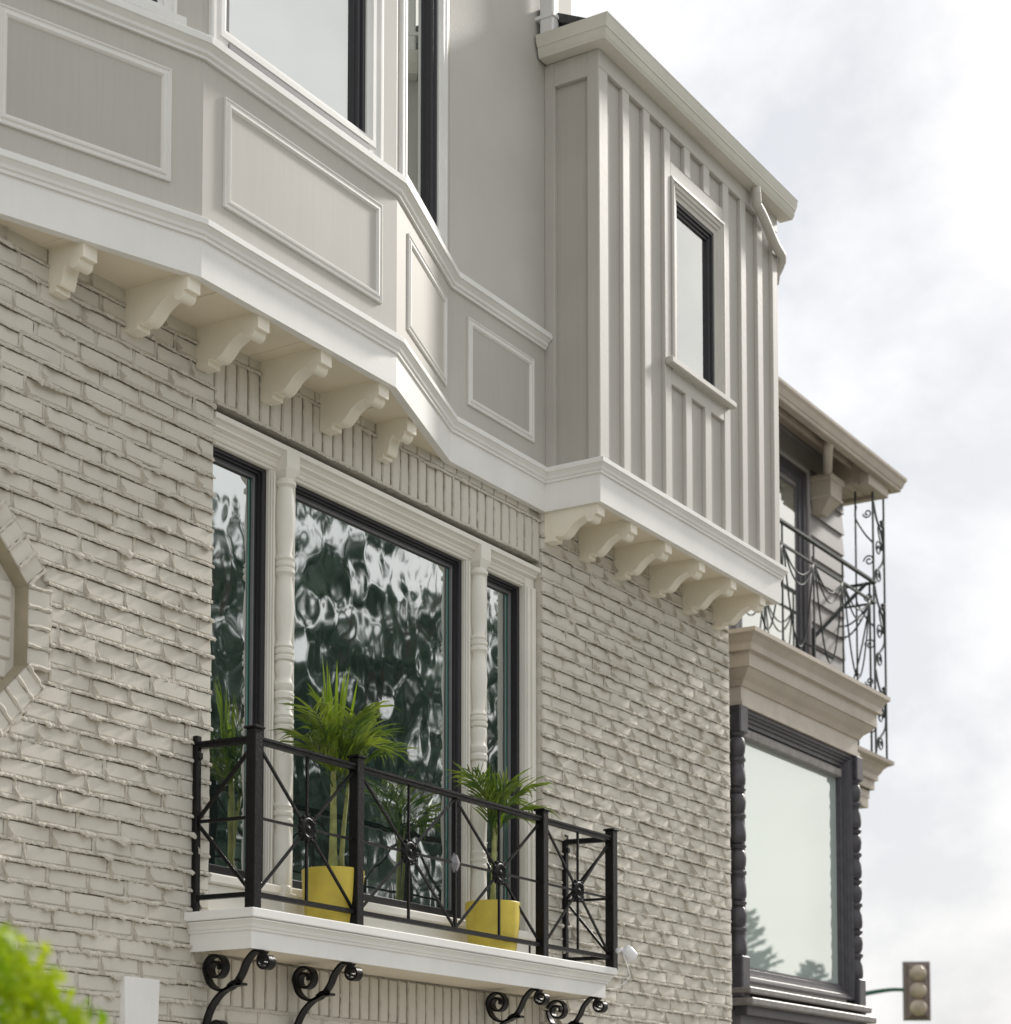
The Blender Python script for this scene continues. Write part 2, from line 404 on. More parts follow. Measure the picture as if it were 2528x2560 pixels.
# --- soldier courses over and under the window
def soldier(x, z, h, yp, v, r, sub=True):
    vs, fs = SV[v]; sc_ = h/.2
    return [(x + p[2], yp + p[1], z + p[0]*sc_) for p in vs], [tuple(reversed(f)) for f in fs]
SM = [to_mesh('soldier_brick', [(p[2], p[1], p[0]) for p in v], [tuple(reversed(q)) for q in f], 'brick_paint') for v, f in SV]
rs = random.Random(5)
sjoint = []
x = XJ0 + .035
while x < XJ1 - .02:
    o = link('soldier_brick', SM[rs.randrange(6)], (x, YW + rs.uniform(-.003, .003), 4.646), wall); o.scale = (1, 1, .196/.2)
    o = link('soldier_brick', SM[rs.randrange(6)], (x, YW + rs.uniform(-.003, .003), 2.29), wall); o.scale = (1, 1, .19/.2)
    sjoint.append((x + .0353, 4.548, 4.744)); sjoint.append((x + .0353, 2.195, 2.385))
    x += .0706
top = MB()
xx = XJ0 + .05
while xx < XJ1 - .05:
    vs, fs = BV[rs.randrange(12)]
    top.add([(xx+p[0]*.52, YW+p[1], 4.784+p[2]*.95) for p in vs], fs); xx += .108
tag(top.build('rowlock_course', 'brick_paint', wall, 'auto'), kind='stuff')

# --- mortar squeezed out of the joints and painted over
def bead(mb, x0, x1, z, yp, seed, amp=0.017, skip=None, step=.0055):
    n = max(2, int((x1-x0)/step)); rr = random.Random(seed*31+5); k = 7; run = []
    def flush():
        if len(run) > 1:
            vs = [q for g in run for q in g]; fs = []
            for i in range(len(run)-1):
                for j in range(k-1): fs.append((i*k+j, i*k+j+1, (i+1)*k+j+1, (i+1)*k+j))
            fs += [tuple(range(k)), tuple(range((len(run)-1)*k, len(run)*k))[::-1]]
            mb.add(vs, fs)
        run.clear()
    for i in range(n+1):
        x = x0 + (x1-x0)*i/n
        if skip and skip(x, z): flush(); continue
        a = mn.noise(Vector((x*5.5, seed*3.7, z*11))); b = mn.noise(Vector((x*24, seed*1.3+9, z*5))); c = mn.noise(Vector((x*75, seed*2.1, z*9)))
        q = .50 + .70*a + .60*b + .55*c
        h = amp*max(.08, q)
        lump = mn.noise(Vector((x*10+50, seed*5.1, 3.3)))
        if lump > .34: h += (lump-.34)*.06
        dr = (.05 + .40*max(0, b+.25) + .35*c)*h + (max(0, lump-.36)*.03)
        zc = z + .0055*mn.noise(Vector((x*8, seed*2.9, 1.0))) + .0018*c
        j = lambda s_=.0017: rr.uniform(-s_, s_)
        fade = min(1.0, max(.15, (x1-x)/.05)) if x1 > 10 else 1.0
        h *= fade; dr *= fade
        run.append([(x, yp+.012, zc+.007), (x, yp-.001-.15*h, zc+.0055), (x+j(), yp-.70*h+j(), zc+.002+j()), (x+j(), yp-h+j(), zc-.003-dr*.6+j()),
                    (x+j(), yp-.84*h+j(), zc-.008-dr+j()), (x+j(), yp-.40*h, zc-.0062-dr*.25), (x, yp+.014, zc-.0045)])
    flush()
def fin(mb, x, z, yp, h, w_, p, lean):
    """a thorn of mortar left by the trowel on a head joint: steep left flank, softer right flank"""
    vs = []; fs = []
    for t, sw, sp in ((-.12, .9, .8), (.06, 1.0, 1.0), (.36, .78, .64), (.68, .50, .30)):
        zz = z + h*t; xm = x + lean*t
        vs += [(xm-w_*.05*sw, yp+.006, zz), (xm-w_*.30*sw, yp-p*sp, zz-.002), (xm+w_*.22*sw, yp-p*sp*.80, zz), (xm+w_*.62*sw, yp+.006, zz)]
    vs.append((x+lean, yp+.001, z+h))
    for i in range(3):
        for j in range(3): a = i*4+j; fs.append((a, a+1, a+5, a+4))
    for j in range(3): fs.append((12+j, 13+j, 16))
    fs.append((0, 3, 2, 1)); mb.add(vs, fs)
mo = MB(); rm = random.Random(11)
for i, (x0, x1, z, yp, sk) in enumerate(beds):
    bead(mo, x0 + (0 if yp == YW else .0), x1 - .002, z, yp, i, 0.0205 if yp == YW else 0.0200, (lambda x, zz: in_oct(x, zz, OCT[2]+.10)) if sk else None)
for (x, z, yp) in heads:
    t = rm.random(); lf = yp == YW
    if t < .80:
        fin(mo, x, z+.003, yp, rm.uniform(.032, .062), rm.uniform(.008, .013), (rm.uniform(.015, .028) if lf else rm.uniform(.018, .032)) if rm.random() < .85 else .040, rm.uniform(-.006, .006))
    if rm.random() < .62:                    # the paint bridges the joint
        vs = []; n = 7
        for q in range(n):
            zz = z + .003 + .065*q/(n-1)
            vs += [(x - rm.uniform(.0075, .012), yp+.001, zz), (x + rm.uniform(-.003, .003), yp - .0024 - rm.uniform(0, .0022), zz), (x + rm.uniform(.0075, .012), yp+.001, zz)]
        mo.add(vs, [(q*3+j, q*3+j+1, q*3+j+4, q*3+j+3) for q in range(n-1) for j in range(2)])
    else:
        g = rm.uniform(.0, .0028); pts = []; ra_ = []
        for q in range(8):
            rq = rm.uniform(.0065, .0090); pts.append((x + rm.uniform(-.0014,.0014), yp + rq - g - rm.uniform(0, .0016), z + .004 + .064*q/7)); ra_.append(rq)
        mo.tube(pts, ra_, 8)
for (x, za, zb_) in sjoint:
    n = 14; g = rm.uniform(.006, .011)
    pts = []; rr = []
    for q in range(n+1):
        zz = za + (zb_-za)*q/n
        pts.append((x + rm.uniform(-.0022,.0022), YW + .003 - rm.uniform(0, .005), zz)); rr.append(max(.0012, .0030 + .0062*mn.noise(Vector((x*9, zz*26, 4)))))
    mo.tube(pts, rr, 5)
bead(mo, XJ0, XJ1, 4.746, YW, 901, .014); bead(mo, XJ0, XJ1, 2.192, YW, 902, .012); bead(mo, XJ0, XJ1, 4.55, YW, 903, .006)
# rough ends of the courses in the window jambs
for k in range(27):
    z = Z0 + (math.ceil((2.55-Z0)/PITCH)+k)*PITCH
    for xj, s_ in ((XJ0, 1),):
        pts = [(xj + s_*rm.uniform(.0, .004), YW + .004 + .065*q/5, z + rm.uniform(-.004, .004)) for q in range(6)]
        mo.tube(pts, [rm.uniform(.003, .007) for _ in pts], 5)
tag(mo.build('mortar', 'mortar_paint', wall, False), kind='stuff')
for bb in ((XJ0-.012, XJ0, .008, .0585, 2.42, 4.556), (XJ1, XJ1+.012, YP+.008, .16, 2.42, 4.556), (XJ0, XJ1, .006, .16, 4.549, 4.556), (XE-.012, XE-.002, YP+.008, .3, 1.9, 4.8)):
    MB().box(*bb).build('jamb_lining', 'mortar_paint', wall)

# --- octagonal niche
ox, oz, ap = OCT
def octpt(a_, i, y): t = R(22.5+45*i); rr_ = a_/math.cos(R(22.5)); return (ox+rr_*math.cos(t), y, oz+rr_*math.sin(t))
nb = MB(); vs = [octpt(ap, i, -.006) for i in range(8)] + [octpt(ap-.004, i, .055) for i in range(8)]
nb.add(vs, [(i, (i+1) % 8, 8+(i+1) % 8, 8+i) for i in range(8)]); niche = nb.build('niche', 'niche_shade', house)
fb = MB(); fb.add([octpt(ap-.004, i, .054) for i in range(8)], [tuple(range(8))]); fb.build('niche_back', 'brick_paint', niche)
for k in range(9):
    z = oz-.30+k*.0705
    wdt = max([x_ for x_ in [q*.01 for q in range(5, 34)] if in_oct(ox+x_, z, ap-.012)] or [.1])
    b_ = MB()
    for xa, xb in ((ox-wdt, ox-.06+.08*(k % 2)), (ox-.05+.08*(k % 2), ox+wdt)): b_.bbox(xa+.004, xb-.004, .044, .08, z-.031, z+.031, .006)
    b_.build('niche_brick', 'brick_paint', niche)
rv = random.Random(21)
for i in range(8):
    a0 = Vector(octpt(ap, i-1, 0)); a1 = Vector(octpt(ap, i, 0)); nn = ((a0+a1)/2 - Vector((ox, 0, oz))).normalized(); uu = (a1-a0).normalized()
    if (a0+a1)[0]/2 < ox-.05: continue
    for k in range(4):
        c = a0 + uu*(.275*(k+.5)/4) + nn*.052
        vs = []; m_ = MB()
        dep = rv.uniform(.0, .004)
        for yy, sh in ((-.003-dep, .006), (.0, 0.0), (.03, 0.0)):
            for su, sn in ((-1,-1),(1,-1),(1,1),(-1,1)):
                q = c + uu*su*(.0325-sh) + nn*sn*(.050-sh) ; vs.append((q.x, yy + (-.008 if sn > 0 and yy < 0 else 0), q.z))
        m_.add(vs, [(0,1,2,3)] + [(j*4+(i_+1) % 4, j*4+i_, (j+1)*4+i_, (j+1)*4+(i_+1) % 4) for j in range(2) for i_ in range(4)])
        m_.build('voussoir', 'brick_paint', niche, 'auto')
nm = MB()
for i in range(8):
    a0 = Vector(octpt(ap, i-1, 0)); a1 = Vector(octpt(ap, i, 0)); nn = ((a0+a1)/2 - Vector((ox, 0, oz))).normalized(); uu = (a1-a0).normalized()
    if (a0+a1)[0]/2 < ox-.05: continue
    for k in range(5):
        c = a0 + uu*(.275*k/4)
        nm.tube([(c+nn*(.002+.1*q/6)+Vector((rv.uniform(-.002,.002), -.004-rv.uniform(0,.006)-.006*q/6, rv.uniform(-.002,.002)))) for q in range(7)], [rv.uniform(.005,.011) for _ in range(7)], 5)
    nm.tube([(a0+(a1-a0)*q/12 + nn*(.106+rv.uniform(-.004,.004)) + Vector((0,-.004,0))) for q in range(13)], [rv.uniform(.005,.012) for _ in range(13)], 5)
tag(nm.build('niche_mortar', 'mortar_paint', niche, 'auto'), kind='stuff')
# --- keystone of the opening below
ks = MB(); ks.add([(5.470,-.024,1.90),(5.630,-.024,1.90),(5.644,-.024,2.266),(5.456,-.024,2.266),(5.462,.02,1.90),(5.622,.02,1.90),(5.636,.02,2.266),(5.448,.02,2.266)],
    [(0,1,2,3),(1,5,6,2),(5,4,7,6),(4,0,3,7),(3,2,6,7),(4,5,1,0)])
ks.build('keystone', 'trim_paint', house)

# --- trim band: fascia, crown, soffit, brackets
BAY = [(2.6,-.035),(4.615,-.035),(5.472,-.33),(6.704,-.33),(7.559,-.035),(8.41,-.035)]
TRIM = BAY + [(8.41,-.345),(10.535,-.345),(10.535,.2)]
# painted boards of the trim band
fas = MB().sweep(TRIM, [(-.035,ZB),(0,ZB),(0,4.927),(-.035,4.927)]).build('fascia', 'trim_paint', house)
MB().sweep(TRIM, [(-.02,4.925),(.009,4.925),(.009,4.937),(.016,4.941),(.019,4.953),(.030,4.966),(.036,4.969),(.036,4.99),(.030,4.995),(-.02,5.002)]).build('crown_moulding', 'trim_paint', fas)
sf = MB()
sf.add([(4.66,-.02,ZB+.012),(5.49,-.31,ZB+.012),(6.69,-.31,ZB+.012),(7.52,-.02,ZB+.012),(7.52,.02,ZB+.012),(4.66,.02,ZB+.012)], [(0,5,4,3,2,1)])
sf.add([(4.66,-.02,ZB+.03),(5.49,-.31,ZB+.03),(6.69,-.31,ZB+.03),(7.52,-.02,ZB+.03),(7.52,.02,ZB+.03),(4.66,.02,ZB+.03)], [(0,1,2,3,4,5)])
soff = sf.build('soffit', 'soffit_paint', house)
MB().box(8.43, 10.515, -.325, .0, ZB+.012, ZB+.03).build('soffit', 'soffit_paint', house)
for xs in (5.0, 5.62, 6.15, 6.86):
    MB().box(xs, xs+.004, -.30 if 5.45 < xs < 6.75 else -.16, -.002, ZB+.0085, ZB+.0115).build('soffit_joint', 'bracket_paint', soff)
def bracket(xc, y0, depth, w_=.070):
    """scroll-cut bracket: profile in (distance from wall, drop)"""
    D = depth; H = .158
    pr_ = [(0,0),(D,0),(D,-.062),(D-.018,-.062),(D-.018,-.070)]
    for i in range(7): t = R(0-30*i); pr_.append((D-.042+.024*math.cos(t), -.070+.024*math.sin(t)*1.0))
    pr_ += [(D-.072,-.062)]
    xa, za, xb, zb_ = D-.078, -.066, min(.075, D-.112), -.135; kk = min(1.0, (xa-xb)/.14)
    for i in range(1, 12):
        t = i/11; xx_ = xa + (xb-xa)*t
        u_ = t**.82; s_ = u_*u_*(3-2*u_); pr_.append((xx_ - .010*kk*math.sin(math.pi*t), za + (zb_-za)*s_ - .016*math.sin(math.pi*max(0, t-.35)/.65)))
    pr_ += [(xb-.005,-.139),(xb-.012,-.136),(xb-.014,-H),(0,-H)]
    n = len(pr_); m_ = MB()
    vs = [(xc-w_/2, y0-d, ZB+.012+h) for d, h in pr_] + [(xc+w_/2, y0-d, ZB+.012+h) for d, h in pr_]
    fs = [tuple(range(n)), tuple(range(2*n-1, n-1, -1))] + [((i+1) % n, i, n+i, n+(i+1) % n) for i in range(n)]
    m_.add(vs, fs); m_.build('bracket', 'bracket_paint', house, 'auto')
for xc, dp in ((5.075,.165),(5.468,.300),(5.868,.302),(6.262,.302),(6.658,.300),(7.06,.165)): bracket(xc, 0.0, dp)
for xc in (8.462, 8.80, 9.18, 9.57, 9.96, 10.345): bracket(xc, YP, .300)

# --- bay apron with its panels
ap_ = MB().sweep(BAY, [(-.05,4.99),(0,4.99),(0,5.62),(-.05,5.62)]).build('apron', 'taupe_paint', house)
F1, F2, F3, F4 = Face(BAY[1], BAY[2]), Face(BAY[2], BAY[3]), Face(BAY[3], BAY[4]), Face(BAY[4], BAY[5])
PM = [(0,.0),(0,.009),(.005,.011),(.010,.007),(.017,.007),(.022,.012),(.030,.013),(.037,.008),(.040,.003),(.042,.0)]
for f_, s0, s1 in ((F1,.10,F1.L-.135),(F2,.115,1.118),(F3,.155,.81),(F4,.14,.735)):
    f_.frame(MB(), s0, s1, 5.095, 5.512, PM).build('panel_moulding', 'moulding_paint', ap_)
    m_ = MB(); f_.rect(m_, s0+.03, s1-.03, 5.125, 5.482, .003); m_.build('apron_panel', 'taupe_panel' if f_ in (F1, F4) else 'taupe_paint', ap_)  # panels on the sunless faces get a darker taupe, shade put into colour
MB().sweep(BAY[:5]+[(8.405,-.035)], [(-.03,5.598),(.012,5.598),(.012,5.608),(.022,5.614),(.024,5.626),(.038,5.640),(.046,5.644),(.046,5.668),(.040,5.674),(-.03,5.682)]).build('sill_moulding', 'trim_paint', house)

# --- bay windows: posts, casings, dark frames, panes, blinds
bt = 7.55
for f_, a0, a1 in ((F1, F1.L-.118, F1.L-.002), (F2, .0, .03), (F2, 1.118, F2.L), (F3, .0, .04), (F3, .80, F3.L)):
    m_ = MB(); f_.box(m_, a0, a1, 5.675, bt, -.10, -.004); m_.build('bay_post', 'taupe_paint', house)
def bay_window(f_, s0, s1, pane, blindcol, k):
    sp = lambda pr_: [(a*k, b) for a, b in pr_]
    m_ = MB(); f_.frame(m_, s0, s1, 5.676, bt, sp([(0,-.09),(0,.010),(.008,.014),(.022,.014),(.026,.006),(.05,.006),(.054,.012),(.075,.012),(.08,.0),(.098,-.004),(.10,-.05)]))
    wn = m_.build('window', 'trim_paint', house)
    m_ = MB(); f_.frame(m_, s0+.097*k, s1-.097*k, 5.70, bt-.09*k, sp([(0,-.05),(0,-.012),(.018,-.012),(.020,-.022),(.038,-.022),(.042,-.034),(.055,-.034),(.058,-.06)])); m_.build('sash_frame', 'frame_dark', wn)
    if k == 1: m_ = MB(); f_.box(m_, s0+.10, s1-.10, 5.700, 5.722, -.03, .012); m_.build('sash_sill', 'frame_gray', wn)
    m_ = MB(); f_.rect(m_, s0+.145*k, s1-.145*k, 5.70+.04*k, bt-.14*k, -.048); m_.build('pane', pane, wn)
    m_ = MB(); f_.rect(m_, s0+.145*k, s1-.145*k, 5.70+.04*k, bt-.14*k, -.075); m_.build('blind', blindcol, wn)
    return wn
bay_window(F1, .02, F1.L-.118, 'glass_wavy', 'room_dark', .72)
bay_window(F2, .03, 1.118, 'glass_pale', 'blind', 1)
bay_window(F3, .04, .80, 'glass_pale', 'blind', 1)
m_ = MB(); F1.box(m_, .02, F1.L-.09, 5.682, 5.712, -.02, .03); m_.build('window_stool', 'trim_paint', house)

# --- upper walls and roof above them
uw = MB(); uw.box(2.6, 4.63, -.035, .25, 4.99, 8.4); uw.box(4.63, 7.545, .02, .25, 4.99, 8.4); uw.box(7.55, 8.41, -.0349, .25, 4.99, 8.4); uw.box(8.16, 8.41, .25, 8.5, 7.0, 8.4); uw.box(2.6,2.85,.25,8.5,4.86,8.4)
uw.build('upper_wall', 'stucco', house)
MB().sweep(BAY[1:5], [(-.3,bt-.01),(.0,bt-.01),(.02,bt+.03),(.06,bt+.1),(.06,bt+.16),(-.3,bt+.3)]).build('bay_cornice', 'trim_paint', house)
rf = MB(); rf.add([(2.4,-.5,8.35),(8.7,-.5,8.35),(8.7,4.4,10.4),(2.4,4.4,10.4),(2.4,-.5,8.43),(8.7,-.5,8.43),(8.7,4.4,10.5),(2.4,4.4,10.5)],[(0,3,2,1),(4,5,6,7),(0,1,5,4),(1,2,6,5),(2,3,7,6),(3,0,4,7)])
rf.build('main_roof', 'shingle', house)

# --- projecting box with board and batten front
YB = -.345
bx = MB(); bx.box(8.435, 10.52, YB+.09, .6, 4.99, 7.07); bx.box(8.436, 9.26, YB+.022, YB+.0901, 4.99, 7.07); bx.box(9.745, 10.519, YB+.022, YB+.0901, 4.99, 7.07); bx.box(9.26, 9.745, YB+.022, YB+.0901, 4.99, 5.735); bx.box(9.26, 9.745, YB+.022, YB+.0901, 6.66, 7.07)
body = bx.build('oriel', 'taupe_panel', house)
def ob(name, x0, x1, z0, z1, y0=YB, y1=YB+.024, m='taupe_batten', b=.003): return MB().bbox(x0, x1, y0, y1, z0, z1, b).build(name, m, body)
bats = [(8.411,8.50),(8.655,8.725),(8.88,8.95),(9.108,9.178),(9.342,9.412),(9.572,9.645),(9.812,9.884),(10.037,10.104),(10.256,10.326),(10.465,10.534)]
for i, (a, b) in enumerate(bats):
    if i in (4, 5):
        ob('batten', a, b, 6.818, 6.972); ob('batten', a, b, 5.003, 5.628)
    else: ob('batten', a, b, 5.003, 6.972)
ob('top_band', 8.411, 10.534, 6.970, 7.07, YB-.002); ob('head_band', 9.18, 9.812, 6.735, 6.82, YB+.002); ob('apron_band', 9.18, 9.812, 5.625, 5.705, YB+.002)
# left return: stiles and rail round a recessed panel
def rb(name, y0, y1, z0, z1): return MB().bbox(8.409, 8.437, y0, y1, z0, z1, .003).build(name, 'taupe_paint', body)
rb('stile', -.3435, -.278, 5.003, 7.06); rb('stile', -.093, -.034, 5.003, 7.06); rb('rail', -.279, -.092, 6.937, 7.06)
# window in the box
FB = Face((8.41, YB), (10.535, YB)); X0 = 8.41
m_ = MB(); FB.frame(m_, 9.182-X0, 9.82-X0, 5.70, 6.742, [(0,-.02),(0,.006),(.016,.010),(.022,.002),(.040,.002),(.046,-.006),(.062,-.006),(.068,-.014),(.090,-.016),(.094,-.05)])
wn = m_.build('window', 'taupe_batten', house)
m_ = MB(); FB.frame(m_, 9.182+.092-X0, 9.82-.092-X0, 5.745, 6.65, [(0,-.05),(0,-.022),(.014,-.022),(.016,-.032),(.030,-.032),(.034,-.042),(.046,-.042),(.048,-.07)]); m_.build('sash_frame', 'frame_dark', wn)
m_ = MB(); FB.rect(m_, 9.30-X0, 9.70-X0, 5.77, 6.62, -.052); m_.build('pane', 'glass_pale', wn)
m_ = MB(); FB.rect(m_, 9.30-X0, 9.70-X0, 5.77, 6.62, -.068); m_.build('blind', 'blind', wn)
m_ = MB(); m_.bbox(9.10, 9.875, YB-.045, YB, 5.706, 5.742, .006); m_.build('window_sill', 'taupe_batten', wn)
m_ = MB(); m_.box(9.28, 9.725, YB+.016, YB+.02, 5.742, 5.772); m_.build('sash_sill', 'frame_gray', wn)
# gutter, roof, pipes
GP = [(8.41,-.045),(8.41,YB),(10.60,YB)]
gut = MB().sweep(GP, [(-.01,7.062),(.07,7.062),(.074,7.072),(.080,7.078),(.084,7.105),(.098,7.130),(.102,7.158),(.106,7.166),(.098,7.170),(.094,7.166),(.09,7.11),(-.01,7.11)]).build('gutter', 'gutter_paint', house, 'auto')
MB().add([(8.37,-.33,7.15),(10.69,-.33,7.15),(10.69,2.6,8.55),(8.37,2.6,8.55),(8.37,-.33,7.195),(10.69,-.33,7.195),(10.69,2.6,8.60),(8.37,2.6,8.58)],[(0,3,2,1),(4,5,6,7),(0,1,5,4),(1,2,6,5),(2,3,7,6),(3,0,4,7)]).build('oriel_roof', 'shingle', house)
MB().box(8.45, 10.5, .2, .6, 7.05, 7.3).build('oriel_gable', 'taupe_paint', house)
dp = MB(); dp.bbox(8.325, 8.385, -.135, -.055, 7.12, 8.3, .008); d1 = dp.build('downspout', 'pipe_white', house)
for z in (7.25, 7.75): MB().box(8.318, 8.392, -.142, -.035, z, z+.018).build('pipe_strap', 'pipe_white', d1)
ch = MB(); ch.bbox(8.80, 8.96, .12, .36, 7.3, 9.2, .01); ch.build('chimney', 'taupe_paint', house)
pts = []
for i in range(9): t = i/8; pts.append((10.135+.012*t, -.395, 7.07-.10*t))
for i in range(1, 13):
    t = i/12; s_ = t*t*(3-2*t); pts.append((10.147+.35*t, -.395+.02*t, 6.97-.03*t-.10*s_))
pts += [(10.535,-.372,6.832),(10.565,-.36,6.815),(10.585,-.335,6.79),(10.588,-.31,6.75),(10.588,-.30,6.70)]
dsp = MB().tube(pts, .027, 14); elbow = dsp.build('downspout_elbow', 'taupe_batten', house, True)
for i in range(3, 8): MB().tube([pts[i], tuple(Vector(pts[i])*.7+Vector(pts[i+1])*.3)], .0290, 14).build('elbow_ring', 'taupe_batten', elbow, True)

# --- main window
fm = Face((XJ0, 0.0), (XJ1, 0.0)); S = lambda x: x - XJ0
m_ = MB()
def cas(x0, x1, z0, z1, y0, y1, b=.004): m_.bbox(x0, x1, y0, y1, z0, z1, b)
cas(XJ0+.002, XJ1-.002, 4.452, 4.508, .022, .13); cas(XJ0+.002, XJ1-.002, 4.405, 4.4555, .045, .13)
cas(8.335, XJ1-.002, 2.545, 4.456, .03, .13); cas(5.73, 5.868, 2.545, 4.456, .0605, .13)
cas(6.355, 6.51, 2.545, 4.456, .05, .13); cas(7.815, 7.99, 2.545, 4.456, .05, .13)
win = m_.build('window', 'trim_cream', house)
def wpart(name, m, fn):
    q = MB(); fn(q); return q.build(name, m, win)
wpart('head_moulding', 'trim_cream', lambda q: q.sweep([(XJ0+.003,.022),(XJ1-.003,.022)], [(-.01,4.458),(.006,4.458),(.008,4.468),(.018,4.478),(.024,4.481),(.030,4.484),(.030,4.505),(-.01,4.512)]))
wpart('head_bead', 'trim_cream', lambda q: q.sweep([(XJ0+.003,.045),(XJ1-.003,.045)], [(-.01,4.418),(.006,4.418),(.010,4.424),(.006,4.430),(.004,4.436),(.012,4.442),(.014,4.452),(-.01,4.455)]))
for x0, x1, dy in ((8.338, 8.408, .03), (6.357, 6.376, .05), (6.482, 6.508, .05), (7.817, 7.842, .05), (7.962, 7.988, .05)):
    wpart('casing_strip', 'trim_cream', lambda q: (q.bbox(x0, x0+(x1-x0)*.35, dy-.010, dy+.02, 2.55, 4.405, .003), q.bbox(x0+(x1-x0)*.55, x1, dy-.016, dy+.02, 2.55, 4.405, .004)))
def sash(x0, x1, z0, z1, glass):
    q = MB(); fm.frame(q, S(x0), S(x1), z0, z1, [(0,-.13),(0,-.068),(.024,-.068),(.026,-.080),(.034,-.080),(.036,-.090),(.048,-.090),(.052,-.112)])
    s_ = q.build('sash', 'frame_dark', win)
    q = MB(); fm.rect(q, S(x0)+.050, S(x1)-.050, z0+.050, z1-.050, -.108); q.build('pane', glass, s_)
    q = MB(); fm.frame(q, S(x0)+.0485, S(x1)-.0485, z0+.0485, z1-.0485, [(0,-.090),(.003,-.091),(.004,-.104)]); q.build('glazing_bead', 'frame_gray', s_)
    q = MB(); q.box(x1-.064, x1-.0525, .1070, .1078, z0+.052, z1-.052); q.build('glass_edge', 'glass_edge', s_)
    return s_
sash(5.865, 6.355, 2.705, 4.415, 'glass_wavy'); sash(6.51, 7.815, 2.705, 4.415, 'glass_wavy'); sash(7.99, 8.335, 2.705, 4.415, 'glass_wavy')
wpart('window_stool', 'trim_cream', lambda q: (q.bbox(XJ0+.002, XJ1-.002, .02, .13, 2.53, 2.665, .004), q.bbox(XJ0+.002, XJ1-.002, .0, .13, 2.665, 2.704, .006)))
def column(xc, yc):
    pr_ = [(.040,2.675),(.040,2.70),(.034,2.708),(.036,2.75),(.041,2.82),(.038,2.90),(.031,2.945),(.034,2.952),(.043,2.962),(.043,2.972),(.036,2.978),(.036,2.986),(.043,2.992),(.044,3.004),(.036,3.010),(.037,3.02),(.042,3.03),(.036,3.04),(.032,3.05),
           (.039,3.12),(.043,3.20),(.038,3.28),(.031,3.325),(.034,3.335),(.043,3.343),(.043,3.356),(.035,3.362),(.043,3.37),(.044,3.385),(.036,3.39),(.041,3.40),(.038,3.41),(.033,3.42),(.036,3.45),(.033,3.462),(.043,3.47),(.044,3.49),(.036,3.50),(.042,3.51),(.043,3.53),(.035,3.54),
           (.031,3.56),(.040,3.60),(.034,3.622),(.043,3.628),(.044,3.642),(.036,3.648),(.043,3.656),(.043,3.67),(.035,3.676),(.042,3.684),(.034,3.694),(.030,3.71),(.037,3.78),(.042,3.85),(.037,3.93),(.031,3.97),(.034,3.978),(.044,3.988),(.043,4.002),(.036,4.008),(.043,4.016),(.043,4.03),(.035,4.036),(.042,4.046),(.035,4.056),
           (.030,4.07),(.038,4.14),(.042,4.22),(.037,4.30),(.032,4.34),(.036,4.346),(.045,4.352),(.045,4.364),(.036,4.37),(.036,4.378)]
    q = MB(); q.lathe(pr_, (xc, yc, 0), 20); c_ = q.build('turned_column', 'trim_cream', win, 'auto')
    q = MB(); a = .042
    q.add([(xc-a*.55,yc-a*.55,4.376),(xc+a*.55,yc-a*.55,4.376),(xc+a*.55,yc+a,4.376),(xc-a*.55,yc+a,4.376),(xc-a,yc-a*.9,4.408),(xc+a,yc-a*.9,4.408),(xc+a,yc+a,4.408),(xc-a,yc+a,4.408),(xc-a,yc-a,4.42),(xc+a,yc-a,4.42),(xc+a,yc+a,4.42),(xc-a,yc+a,4.42),(xc-a,yc-a,4.482),(xc+a,yc-a,4.482),(xc+a,yc+a,4.482),(xc-a,yc+a,4.482)],
          [(0,3,2,1),(0,1,5,4),(1,2,6,5),(3,0,4,7),(4,5,9,8),(5,6,10,9),(7,4,8,11),(8,9,13,12),(9,10,14,13),(11,8,12,15),(12,13,14,15)]); q.build('capital', 'trim_cream', c_)
    q = MB(); q.bbox(xc-.045, xc+.045, yc-.045, yc+.05, 2.535, 2.676, .006); q.build('column_base', 'trim_cream', c_)
column(6.428, .028); column(7.90, .028)
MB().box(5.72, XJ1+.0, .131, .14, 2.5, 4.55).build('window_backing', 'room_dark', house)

# --- balcony ledge, railing, scroll brackets
LP = [(5.835,.0),(5.835,-.295),(8.535,-.295),(8.535,-.02)]
led = MB(); led.box(5.84, 8.53, -.29, .0, 2.392, 2.50); led.box(5.95, 8.41, .0, .13, 2.42, 2.53)
ledge = led.build('balcony_ledge', 'soffit_paint', house)
MB().sweep(LP, [(-.01,2.386),(0,2.386),(0,2.456),(-.01,2.456)]).build('ledge_fascia', 'trim_paint', ledge)
MB().sweep(LP, [(-.01,2.454),(.007,2.454),(.008,2.462),(.014,2.466),(.018,2.476),(.028,2.486),(.034,2.489),(.034,2.494),(-.01,2.496)]).build('ledge_crown', 'trim_paint', ledge)
MB().sweep(LP, [(-.32,2.497),(.040,2.497),(.041,2.526),(.036,2.531),(-.2,2.534),(-.32,2.533)][0:1]+[(.040,2.497),(.041,2.526),(.036,2.531),(-.14,2.534),(-.14,2.497)][0:0]+[(.040,2.497),(.041,2.526),(.036,2.531),(-.29,2.5335)]).build('ledge_slab', 'trim_paint', ledge) if 0 else MB().bbox(5.794, 8.58, -.336, -.003, 2.4965, 2.532, .004).build('ledge_slab', 'trim_paint', ledge)
rail = MB(); YR = -.272
xs = [5.872, 6.522, 7.975, 8.638]; XM = 7.243; XL, XR = 5.852, 8.605
ZT, ZBt, ZM = 3.168, 2.592, 2.881
def railbar(mb, a, b):
    mb.bar(a, b, .026, .014); u = Vector((0, 0, .012)); mb.bar(Vector(a)+u, Vector(b)+u, .034, .010)
